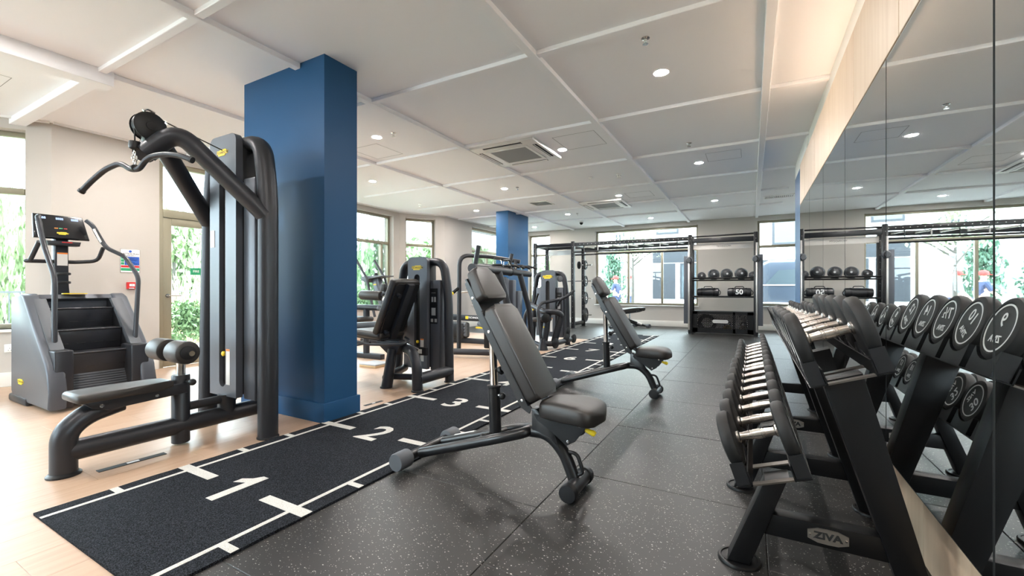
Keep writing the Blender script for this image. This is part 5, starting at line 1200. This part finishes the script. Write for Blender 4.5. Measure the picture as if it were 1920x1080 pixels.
    MB(org).prism(st_poly, ((bx0 + bx1) / 2 - 0.04, by - 0.004, 0.32), (1, 0, 0), (0, 0, 1), 0.006).build('box_plate', 'plate_steel', t)
    # cable uprights beside the bay
    for x, y, s in ((x0, yf, -1), (x1, yf + 0.1, 1)):
        MB(org).span((x + s*0.02 - 0.022, y - 0.075, 0.10), (x + s*0.02 + 0.022, y - 0.045, 2.15), bev=0.003).build('guide_strip', 'plate_steel', t)
        MB(org).span((x + s*0.09 - 0.05, y - 0.05, 0.25), (x + s*0.09 + 0.05, y + 0.25, 1.88), bev=0.006).build('stack_cover', 'panel_grey', t)
        MB(org).lathe([(0.05, 0), (0.075, 0.01), (0.08, 0.03), (0.06, 0.06), (0, 0.06)], (x + 0.0, y - 0.08, 1.78), (0, -1, 0), n=20).build('pulley_carriage', 'cap_grey', t)
        MB(org).tube(fillet([(x, y - 0.13, 1.84), (x + 0.05, y - 0.15, 1.78), (x, y - 0.13, 1.70)], 0.03), 0.009, 8).build('carriage_handle', 'black_steel', t)
    # plate pegs on the middle upright
    for z in (1.78, 1.316, 0.822, 0.343):
        MB(org).tube([(-4.31, 12.0, z), (-4.02, 12.0, z)], 0.020, 10).build('plate_peg', 'brushed_steel', t)
    return t
rig()
def weight_plate(x, y, z, r, lab):
    o = (x, y, z); t = thing('weight_plate', o, lab, 'weight plate', 'weight plates on the rig')
    MB().lathe([(0.026, -0.022), (r*0.35, -0.022), (r*0.42, -0.012), (r*0.80, -0.012), (r*0.86, -0.022), (r - 0.006, -0.022), (r, -0.016), (r, 0.016), (r - 0.006, 0.022), (r*0.86, 0.022), (r*0.80, 0.012), (r*0.42, 0.012), (r*0.35, 0.022), (0.026, 0.022)], (0, 0, 0), (1, 0, 0), n=30).build('disc', 'rubber', t)
    MB().lathe([(0.022, -0.023), (0.045, -0.023), (0.045, 0.024), (0.022, 0.024)], (0, 0, 0), (1, 0, 0), n=20).build('hub', 'brushed_steel', t)
for z, r, nm in ((1.78, 0.135, 'top'), (1.316, 0.155, 'second'), (0.822, 0.18, 'third'), (0.343, 0.205, 'lowest')):
    weight_plate(-4.205, 12.0, z, r, 'round black weight plate on the %s peg of the rig' % nm)
weight_plate(-4.40, 12.0, 1.78, 0.11, 'small black weight plate behind the upright, left of the top peg')
t = thing('barbell', (-4.6, 11.95, 1.316), 'short steel bar held in the rig at shoulder height', 'barbell')
MB().tube([(-0.40, 0, 0), (0.30, 0, 0)], 0.017, 12).build('shaft', 'brushed_steel', t); MB().lathe([(0.03, 0), (0.03, 0.02)], (-0.02, 0, 0), (1, 0, 0), n=16).build('collar', 'brushed_steel', t)

def med_ball(x, r, lab):
    y = 11.28 + 0.04 + (x + 1.30) / 1.39 * 0.10 + 0.16; z = 1.35 + math.sqrt(max(0.0001, (r + 0.018)**2 - 0.16**2)) if r + 0.018 > 0.16 else 1.35 + 0.02
    z = 1.30 + r + 0.005 if r < 0.145 else z
    t = thing('medicine_ball', (x, y, z), lab, 'medicine ball', 'medicine balls on the rig')
    MB().ball((0, 0, 0), r, 28).build('shell', 'ball_rubber', t, angle=None).data.shade_smooth()
    for q in range(3):
        a = q * 1.05; ring = [Vector((math.cos(p), math.sin(p), 0.35)).normalized() * (r + 0.001) for p in [2*PI*k/28 for k in range(29)]]
        e_ = Euler((1.1 + 0.5*q, a, 0.4*q)).to_matrix(); MB().tube([e_ @ v for v in ring], 0.005, 6, caps=False).build('seam_band', 'cap_grey', t)
    MB().lathe([(r*0.17, 0), (r*0.17, 0.004), (0, 0.005)], Vector((0.15, -0.95, 0.1)).normalized() * (r - 0.003), (0.15, -0.95, 0.1), n=16).build('emblem', 'sand_grey', t)
for x, r, nm in ((-1.065, 0.095, 'leftmost'), (-0.80, 0.128, 'second from the left'), (-0.52, 0.132, 'middle'), (-0.215, 0.138, 'fourth from the left'), (0.035, 0.095, 'rightmost')):
    med_ball(x, r, 'black ribbed medicine ball on the rig shelf, %s' % nm)
def sandbag(x0, x1, txt, lab):
    y = 11.55; L = x1 - x0; o = (x0, y, 0.99); t = thing('sandbag', ((x0 + x1) / 2, y, 0.916), lab, 'sandbag', 'sandbags on the rig'); r = 0.098
    prof = [(0, 0), (r*0.8, 0.0), (r*0.96, 0.015), (r, 0.05), (r*0.97, L*0.25), (r*1.02, L*0.5), (r*0.97, L*0.75), (r, L - 0.05), (r*0.96, L - 0.015), (r*0.8, L), (0, L)]
    MB().lathe(prof, (-L/2, 0, r), (1, 0, 0), n=28).build('body', 'bag_vinyl', t)
    for f_ in (0.22, 0.78): MB().lathe([(r*1.03, 0), (r*1.04, 0.005), (r*1.04, 0.035), (r*1.03, 0.04)], (-L/2 + L*f_ - 0.02, 0, r), (1, 0, 0), n=26).build('band', 'dark_plastic', t)
    MB().tube(fillet([(-0.10, 0, 2*r - 0.01), (-0.08, 0, 2*r + 0.035), (0.08, 0, 2*r + 0.035), (0.10, 0, 2*r - 0.01)], 0.03), 0.010, 8).build('carry_strap', 'dark_plastic', t)
    if txt: lettering('number', txt, 0.16, (0.0, -r - 0.003, r), (1, 0, 0), (0, 0, 1), 'white_ink', t, bold=0.004)
    MB().tube(fillet([(L/2 - 0.02, -0.03, 2*r - 0.03), (L/2 + 0.04, -0.05, r), (L/2 + 0.01, -0.03, 0.03)], 0.04), 0.009, 8).build('end_strap', 'dark_plastic', t)
sandbag(-1.17, -0.68, None, 'plain black sandbag on the left of the lower rig shelf'); sandbag(-0.50, 0.0, '50', 'black sandbag with large white number on the lower rig shelf')
for (x, lab) in ((-0.95, 'round coiled black item inside the perforated rig box'),):
    t = thing('coiled_rope', (x, 11.54, 0.05), lab, 'rope')
    for k in range(3): MB().tube([(0.19*math.cos(a) * (1 - 0.12*k), -0.03 + 0.05*k, 0.21 + 0.19*math.sin(a) * (1 - 0.12*k)) for a in [2*PI*j/28 for j in range(29)]], 0.02, 8, caps=False).build('coil', 'dark_plastic', t)
for x, m_, lab in ((-0.50, 'yellow', 'yellow kettlebell inside the perforated rig box'), (-0.16, 'straw', 'brown kettlebell inside the perforated rig box')):
    t = thing('kettlebell', (x, 11.50, 0.05), lab, 'kettlebell', 'kettlebells in the rig box')
    MB().lathe([(0.05, 0), (0.085, 0.02), (0.10, 0.08), (0.085, 0.14), (0.04, 0.18), (0, 0.185)], n=24).build('body', m_, t)
    MB().tube(fillet([(-0.055, 0, 0.13), (-0.06, 0, 0.25), (0.06, 0, 0.25), (0.055, 0, 0.13)], 0.04), 0.014, 10).build('handle', 'brushed_steel', t)
# ================================================================= outside
struct(MB().span((-60, -40, -0.30), (40, 70, -0.16)).build('ground', 'paving', angle=None))
gl = MB().span((-60, -40, -0.16), (-11.2, 60, -0.12)).build('lawn_left', 'lawn', angle=None); struct(gl)
gb = MB().span((-9.4, 13.9, -0.16), (3.0, 15.6, -0.08)).build('planting_bed', 'soil', angle=None); struct(gb)

def leaf_cloud(mb, c, rad, n, size, rnd, droop=0.0):
    c = Vector(c)
    for _ in range(n):
        while True:
            p = Vector((rnd.uniform(-1, 1), rnd.uniform(-1, 1), rnd.uniform(-1, 1)))
            if p.length <= 1: break
        p = p * (0.55 + 0.45 * p.length); q = c + Vector((p.x*rad[0], p.y*rad[1], p.z*rad[2]))
        e_ = Euler((rnd.uniform(0, 6.3), rnd.uniform(0, 6.3), rnd.uniform(0, 6.3))).to_matrix(); s = size * rnd.uniform(0.6, 1.3)
        a = e_ @ Vector((s, 0, 0)); b_ = e_ @ Vector((0, s*0.5, 0))
        if droop: a = Vector((rnd.uniform(-.3, .3)*s, rnd.uniform(-.3, .3)*s, -s*droop))
        v = [mb.bm.verts.new(q - a), mb.bm.verts.new(q + b_), mb.bm.verts.new(q + a), mb.bm.verts.new(q - b_)]
        mb.bm.faces.new(v)
def crown_mesh(seed, n=1500, size=0.11, kind='round', m_='leaf_mid'):
    rnd = random.Random(seed); b_ = MB()
    if kind == 'round':
        for k in range(9):
            a = rnd.uniform(0, 6.3); leaf_cloud(b_, (0.55*math.cos(a)*rnd.random(), 0.55*math.sin(a)*rnd.random(), rnd.uniform(-0.5, 0.6)), (0.5, 0.5, 0.38), n // 9, size, rnd)
    elif kind == 'willow':
        for k in range(46):
            a, r = rnd.uniform(0, 6.3), math.sqrt(rnd.random()); x, y = r*math.cos(a), r*math.sin(a); top = 0.95*math.sqrt(max(0.05, 1 - r*r*0.75))
            zz = top
            while zz > -1 + 0.4*rnd.random():
                leaf_cloud(b_, (x + rnd.uniform(-.03, .03), y + rnd.uniform(-.03, .03), zz), (0.05, 0.05, 0.07), 5, size*0.8, rnd, droop=1.0); zz -= 0.11
    elif kind == 'column':
        for k in range(8): z = -0.9 + 1.8*k/7; leaf_cloud(b_, (rnd.uniform(-.1, .1), rnd.uniform(-.1, .1), z), (0.75*(1 - 0.45*abs(z)), 0.75*(1 - 0.45*abs(z)), 0.25), n // 8, size, rnd)
    o = b_.build('tmp', m_, None, angle=None); me = o.data; bpy.data.objects.remove(o); return me
CR = {('round', 'leaf_mid'): crown_mesh(1, 2600, 0.085), ('round', 'leaf_pale'): crown_mesh(2, 2200, 0.085, m_='leaf_pale'), ('round', 'leaf_dark'): crown_mesh(3, 2600, 0.08, m_='leaf_dark'),
      ('willow', 'leaf_pale'): crown_mesh(4, 0, 0.10, 'willow', 'leaf_pale'), ('willow', 'leaf_mid'): crown_mesh(5, 0, 0.10, 'willow', 'leaf_mid'), ('column', 'leaf_dark'): crown_mesh(6, 2200, 0.085, 'column', 'leaf_dark'),
      ('sparse', 'leaf_pale'): crown_mesh(8, 800, 0.06, m_='leaf_pale')}
def tree(name, x, y, trunk, rad, kind, m_, label, group, tr=0.09, zbase=-0.12, rz=0):
    t = thing(name, (x, y, zbase), label, 'tree' if trunk > 0.3 else 'shrub', group, rz=rz)
    o = bpy.data.objects.new('crown', CR[(kind, m_)]); col.objects.link(o); o.parent = t; o.scale = rad; o.location = (0, 0, trunk + rad[2] * 0.85); o['kind'] = 'stuff'
    b_ = MB(); b_.tube([(0, 0, 0), (0.02, 0.01, trunk * 0.6), (0.0, 0.03, trunk + rad[2] * 0.9)], [tr, tr * 0.8, tr * 0.35], 10).build('trunk', 'bark', t)
    if trunk > 1:
        rnd = random.Random(int(x * 100)); 
        for k in range(5):
            a = rnd.uniform(0, 6.3); z = trunk * 0.95 + rad[2] * 0.12 * k
            MB().tube([(0, 0.02, z), (rad[0]*0.35*math.cos(a), rad[1]*0.35*math.sin(a), z + rad[2]*0.35), (rad[0]*0.7*math.cos(a), rad[1]*0.7*math.sin(a), z + rad[2]*0.55)], [tr*0.45, tr*0.3, tr*0.12], 7).build('branch', 'bark', t)
    return t
G1, G2 = 'trees beyond the garden', 'shrubs under the far windows'
tree('young_tree', -3.95, 16.6, 2.0, (1.5, 1.3, 1.25), 'sparse', 'leaf_pale', 'young pale-barked tree right outside the big far window', G1, tr=0.07)
tree('garden_tree', -7.9, 22.0, 0.2, (1.2, 1.2, 1.35), 'column', 'leaf_dark', 'dark conical tree seen at the left of the big far window', G1)
tree('garden_tree', -5.6, 20.0, 0.3, (0.85, 0.85, 1.35), 'column', 'leaf_dark', 'dark conical tree behind the pedestrians', G1, rz=1.2)
tree('garden_tree', -11.0, 25.5, 0.4, (1.9, 1.7, 1.6), 'round', 'leaf_mid', 'broad green tree beyond the far left window', G1, tr=0.14)
tree('garden_tree', -14.5, 21.5, 0.4, (2.2, 2.2, 1.9), 'round', 'leaf_pale', 'broad pale tree beyond the far blue column', G1, tr=0.14)
tree('garden_tree', -14.5, 17.2, 0.4, (2.2, 2.2, 1.9), 'round', 'leaf_mid', 'broad green tree outside the window by the far column', G1, tr=0.15, rz=0.7)
tree('willow', -14.2, 13.0, 0.1, (1.5, 1.5, 1.75), 'willow', 'leaf_mid', 'weeping willow outside the far bay window', G1, tr=0.14)
tree('willow', -14.8, 9.4, 0.1, (1.5, 1.5, 1.65), 'willow', 'leaf_pale', 'pale weeping willow left of the far bay window', G1, tr=0.14)
tree('garden_tree', -15.2, 6.5, 0.2, (1.0, 1.0, 2.0), 'round', 'leaf_pale', 'pale tree seen through the glass door', G1, tr=0.12, rz=2.0)
tree('willow', -13.2, 2.7, 0.1, (1.15, 1.25, 1.75), 'willow', 'leaf_pale', 'weeping willow outside the nearest window at the left', G1, tr=0.14, rz=1.0)
tree('garden_tree', -15.0, -3.0, 0.4, (1.7, 1.7, 1.5), 'round', 'leaf_mid', 'green tree left of the nearest willow', G1, tr=0.14, rz=3.0)
tree('garden_tree', -17.4, 3.3, 0.3, (1.6, 1.5, 1.6), 'round', 'leaf_mid', 'green tree behind the railing opposite the glass door', G1, tr=0.13, rz=4.0)
for i, (x, y, r, m_, lab) in enumerate(((-4.0, 15.0, 0.42, 'leaf_pale', 'low pale shrub at the left of the big far window'), (-3.15, 15.1, 0.34, 'leaf_mid', 'low green shrub at the foot of the young tree'), (-2.2, 15.0, 0.40, 'leaf_pale', 'low pale shrub in the middle of the big far window'),
        (-1.72, 15.9, 0.4, 'leaf_mid', 'green shrub before the slate window panel'), (-1.2, 14.9, 0.4, 'leaf_pale', 'pale shrub at the right of the big far window'), (-5.2, 15.0, 0.5, 'leaf_mid', 'green shrub outside behind the rig plates'), (-6.5, 15.2, 0.7, 'leaf_pale', 'pale shrub outside the far left window'))):
    tree('shrub', x, y, 0.12, (r, r, r * 0.8), 'round', m_, lab, G2, tr=0.02, zbase=-0.08, rz=i * 1.1)
for i, (x, y, r, m_, lab) in enumerate(((-9.4, 4.15, 0.5, 'leaf_mid', 'leafy shrub right outside the glass door'), (-10.6, 3.4, 0.45, 'leaf_pale', 'pale shrub left of the one outside the glass door'), (-9.3, 1.5, 0.3, 'leaf_pale', 'low shrub outside the nearest window'), (-10.2, 9.0, 0.7, 'leaf_mid', 'leafy shrub outside the far bay window'), (-10.5, 7.2, 0.6, 'leaf_pale', 'pale shrub left of the far bay shrub'))):
    tree('shrub', x, y, 0.1, (r, r, r), 'round', m_, lab, 'shrubs beside the left wall', tr=0.02, rz=i * 0.8)
# flowers by the near window, tall grasses by the door
b_ = MB(); rnd = random.Random(5)
for k in range(380): leaf_cloud(b_, (-10.4 + rnd.uniform(-0.5, 0.6), rnd.uniform(1.0, 3.0), 0.32 + rnd.uniform(-0.12, 0.15)), (0.03, 0.03, 0.02), 3, 0.028, rnd)
o = b_.build('flower_bed', 'petal', None, angle=None); tag(o, 'bed of small orange flowers outside the nearest window', 'flowers', kind='stuff')
b_ = MB()
for k in range(1500): leaf_cloud(b_, (-10.4 + rnd.uniform(-0.5, 0.6), rnd.uniform(0.9, 2.9), 0.1 + rnd.uniform(-0.2, 0.2)), (0.04, 0.04, 0.05), 1, 0.05, rnd, droop=1.0)
o = b_.build('flower_foliage', 'leaf_mid', None, angle=None); tag(o, 'green foliage under the orange flowers', 'foliage', kind='stuff')
b_ = MB()
for k in range(260):
    x, y = -10.6 + rnd.uniform(-0.5, 0.5), 4.9 + rnd.uniform(-0.6, 0.5); h = rnd.uniform(0.7, 1.5); dx, dy = rnd.uniform(-.25, .25), rnd.uniform(-.25, .25)
    b_.tube([(x, y, -0.1), (x + dx*.4, y + dy*.4, h*.6), (x + dx, y + dy, h)], [0.006, 0.005, 0.003], 3, caps=False)
o = b_.build('tall_grass', 'straw', None, angle=None); tag(o, 'clump of tall straw-coloured grass outside the glass door', 'grass', kind='stuff')
# railing
def railing(x, y0, y1, lab):
    t = thing('garden_railing', (x, (y0 + y1) / 2, -0.12), lab, 'railing'); o = (x, (y0 + y1) / 2, -0.12)
    for z in (0.12, 1.02): MB(o).span((x - 0.015, y0, z), (x + 0.015, y1, z + 0.03)).build('rail', 'cap_grey', t)
    n = int((y1 - y0) / 0.14)
    proto = None
    for k in range(n + 1):
        y = y0 + (y1 - y0) * k / n
        if proto is None: proto = MB().span((-0.008, -0.008, 0.0), (0.008, 0.008, 1.16)).build('baluster', 'cap_grey', t, angle=None); b_ = proto
        else: b_ = proto.copy(); col.objects.link(b_); b_.parent = t
        b_.location = (0, y - o[1], 0)
railing(-12.0, 1.8, 6.6, 'grey garden railing outside the glass door')
# ---- white building across the yard ----------------------------------------
def white_building():
    org = (0, 22, -0.16); t = thing('white_building', org, 'white rendered building with slate blue windows outside the far wall', 'building')
    MB(org).span((-4.75, 21.0, -0.16), (1.6, 28.0, 7.5)).build('wall', 'render_white', t, angle=None)
    MB(org).span((-12.0, 27.5, -0.16), (-4.75, 31.0, 5.0)).build('rear_wing', 'render_white', t, angle=None)
    MB(org).span((1.6, 23.5, -0.16), (9.0, 28.0, 7.5)).build('wall', 'render_white', t, angle=None)
    def win(x0, x1, z0, z1, y=21.0, panes=1):
        f_ = MB(org).span((x0, y - 0.05, z0), (x1, y + 0.02, z1)).build('window', 'slate_panel', t)
        w_ = (x1 - x0) / panes
        for k in range(panes): MB(org).span((x0 + w_*k + 0.08, y - 0.06, z0 + 0.08), (x0 + w_*(k+1) - 0.08, y - 0.045, z1 - 0.08)).build('pane', 'pale_window', f_)
    MB(org).span((-4.05, 20.95, 0.62), (-3.05, 21.02, 2.25)).build('slate_panel', 'slate_panel', t); MB(org).span((-4.05, 20.94, 2.29), (-1.2, 21.02, 2.95)).build('slate_panel', 'slate_panel', t)
    win(-2.85, -1.25, 0.62, 2.25, panes=2); MB(org).span((-4.2, 20.9, 0.45), (-1.1, 21.05, 0.60)).build('ledge', 'trim_white', t)
    win(-1.9, -0.9, 3.6, 4.6); win(-3.9, -2.9, 3.6, 4.6)
    win(0.75, 2.3, 2.9, 4.0, y=20.98) ; win(0.2, 1.5, 0.6, 2.3, panes=1)
    for z in (1.5, 2.9, 3.25): MB(org).span((-4.75, 20.98, z), (1.6, 21.0, z + 0.015)).build('render_joint', 'sand_grey', t)
    for k in range(6): MB(org).span((-7.6 + 0.22*k, 27.42, 3.5), (-7.5 + 0.22*k, 27.5, 5.0)).build('cladding_fin', 'slate_panel', t)
white_building()
# ---- van parked outside the right window ----------------------------------------
def van():
    org = (1.6, 17.3, -0.16); t = thing('parked_van', org, 'blue grey van parked outside the far right window', 'van')
    prof = [(-0.9, 0.35), (-0.95, 1.0), (-0.75, 1.25), (-0.1, 2.05), (0.15, 2.18), (3.9, 2.2), (4.0, 0.35)]
    MB(org).prism([(x, z - 0.16) for x, z in prof], (0.35, 17.3, 0), (1, 0, 0), (0, 0, 1), 1.8, bev=0.08, seg=3).build('body', 'car_paint', t)
    MB(org).prism([(0.0, 1.35), (0.42, 1.85), (1.1, 1.88), (1.1, 1.35)], (0.35, 16.39, -0.16), (1, 0, 0), (0, 0, 1), 0.02).build('side_window', 'pale_window', t)
    for z in (0.62, 1.20): MB(org).span((-0.5, 16.375, z), (4.3, 16.40, z + 0.03)).build('side_trim', 'trim_white', t)
    for x in (0.95, 3.5):
        w_ = MB(org).lathe([(0.0, -0.1), (0.20, -0.11), (0.30, -0.10), (0.33, -0.06), (0.33, 0.1), (0, 0.1)], (x, 16.5, 0.17), (0, 1, 0), n=28).build('wheel', 'rubber', t)
        MB(org).lathe([(0, 0), (0.19, 0.0), (0.19, 0.015), (0, 0.03)], (x, 16.395, 0.17), (0, -1, 0), n=24).build('hubcap', 'sand_grey', w_)
        MB(org).tube([(x + 0.42*math.cos(a), 16.39, 0.17 + 0.42*math.sin(a)) for a in [PI*k/16 for k in range(17)]], 0.03, 8).build('wheel_arch', 'trim_white', t)
van()
# ---- two pedestrians --------------------------------------------------------------
def person(x, y, rz, label, shirt, stride, zg=-0.16, s=1.0):
    t = thing('person', (x, y, zg), label, 'person', 'pedestrians outside', rz=rz)
    def skin(name, verts, edges, radii, m_, parent, root=0):
        me = bpy.data.meshes.new(name); me.from_pydata([tuple(c * s for c in v) for v in verts], edges, []); o = bpy.data.objects.new(name, me); col.objects.link(o); o.parent = parent
        md = o.modifiers.new('skin', 'SKIN'); sd = o.modifiers.new('smooth', 'SUBSURF'); sd.levels = 1; sd.render_levels = 1
        for k, r in enumerate(radii): me.skin_vertices[0].data[k].radius = (r * s, r * s)
        me.skin_vertices[0].data[root].use_root = True
        me.materials.append(M[m_]); return o
    f = stride
    V = [(0, 0, 0.95), (0, 0, 1.15), (0, 0.01, 1.38), (0, 0.015, 1.50), (0, 0.03, 1.58), (0, 0.02, 1.70), (-0.18, 0, 1.42), (-0.24, 0.10*f, 1.15), (-0.24, 0.28*f, 0.98), (0.18, 0, 1.42), (0.24, -0.08*f, 1.15), (0.25, 0.02, 0.92),
         (-0.09, 0, 0.90), (-0.10, -0.14*f, 0.50), (-0.10, -0.34*f, 0.10), (-0.10, -0.24*f, 0.05), (0.09, 0, 0.90), (0.10, 0.20*f, 0.50), (0.10, 0.22*f, 0.09), (0.10, 0.34*f, 0.04), (-0.24, 0.33*f, 0.93), (0.25, 0.05, 0.85)]
    E_ = [(0, 1), (1, 2), (2, 3), (3, 4), (4, 5), (2, 6), (6, 7), (7, 8), (2, 9), (9, 10), (10, 11), (0, 12), (12, 13), (13, 14), (14, 15), (0, 16), (16, 17), (17, 18), (18, 19), (8, 20), (11, 21)]
    Rr = [0.14, 0.135, 0.15, 0.06, 0.085, 0.075, 0.065, 0.048, 0.036, 0.065, 0.048, 0.036, 0.095, 0.07, 0.048, 0.04, 0.095, 0.07, 0.048, 0.04, 0.035, 0.035]
    body = skin('body', V, E_, Rr, 'skin', t)
    skin('shirt', [V[0], V[1], (0, 0.01, 1.36), (0, 0.012, 1.45), V[6], V[7], V[9], V[10]], [(0, 1), (1, 2), (2, 3), (2, 4), (4, 5), (2, 6), (6, 7)], [0.165, 0.155, 0.165, 0.085, 0.082, 0.066, 0.082, 0.066], shirt, t)
    skin('trousers', [(0, 0, 1.0), V[12], V[13], (V[14][0], V[14][1], 0.14), V[16], V[17], (V[18][0], V[18][1], 0.14)], [(0, 1), (1, 2), (2, 3), (0, 4), (4, 5), (5, 6)], [0.155, 0.115, 0.088, 0.07, 0.115, 0.088, 0.07], 'cloth_blue', t)
    MB().lathe([(0.125*s, 0), (0.128*s, 0.03*s), (0.11*s, 0.10*s), (0.06*s, 0.14*s), (0, 0.15*s)], (0, 0.02*s, 1.665*s), n=20).build('cap', 'cloth_red', t)
    MB().prism([(-0.09*s, 0), (0.09*s, 0), (0.06*s, 0.10*s), (-0.06*s, 0.10*s)], (0, 0.12*s, 1.675*s), (1, 0, 0), (0, 1, 0), 0.012).build('cap_peak', 'cloth_red', t)
    for q in (-0.035, 0.035): MB().ball((q*s, 0.105*s, 1.635*s), 0.010*s, 8).build('eye', 'black_ink', body)
    MB().lathe([(0.012*s, 0), (0.02*s, 0.03*s), (0.004, 0.055*s)], (0, 0.125*s, 1.575*s), n=8).build('nose', 'skin', body)
    for q in (-0.10, 0.10): MB().ball((q*s, 0.02*s, 1.62*s), 0.024*s, 8, (0.4, 0.8, 1.2)).build('ear', 'skin', body)
    MB().box((0, 0.112*s, 1.565*s), (0.045*s, 0.01, 0.010*s)).build('mouth', 'cloth_red', body)
    for hi, dy in ((20, 0.33*f), (21, 0.05)):
        hx, hy, hz = V[hi]
        for k in range(4): MB().tube([(hx*s, (hy - 0.03 + 0.02*k)*s, (hz + 0.01)*s), (hx*s, (hy - 0.032 + 0.02*k)*s, (hz - 0.05)*s), ((hx*0.97)*s, (hy - 0.03 + 0.02*k)*s, (hz - 0.085 - 0.01*(k in (1, 2)))*s)], [0.009*s, 0.008*s, 0.006*s], 6).build('finger', 'skin', body)
        MB().tube([(hx*s, (hy + 0.03)*s, (hz + 0.02)*s), (hx*0.95*s, (hy + 0.06)*s, (hz - 0.03)*s)], [0.010*s, 0.007*s], 6).build('thumb', 'skin', body)
    return t
person(-5.05, 18.3, R(80), 'person in red cap and dark blue shirt walking past the big far window', 'cloth_blue', 1.0)
person(-4.35, 17.9, R(95), 'person in red cap and pale shirt walking behind the young tree', 'cloth_pale', 0.8)
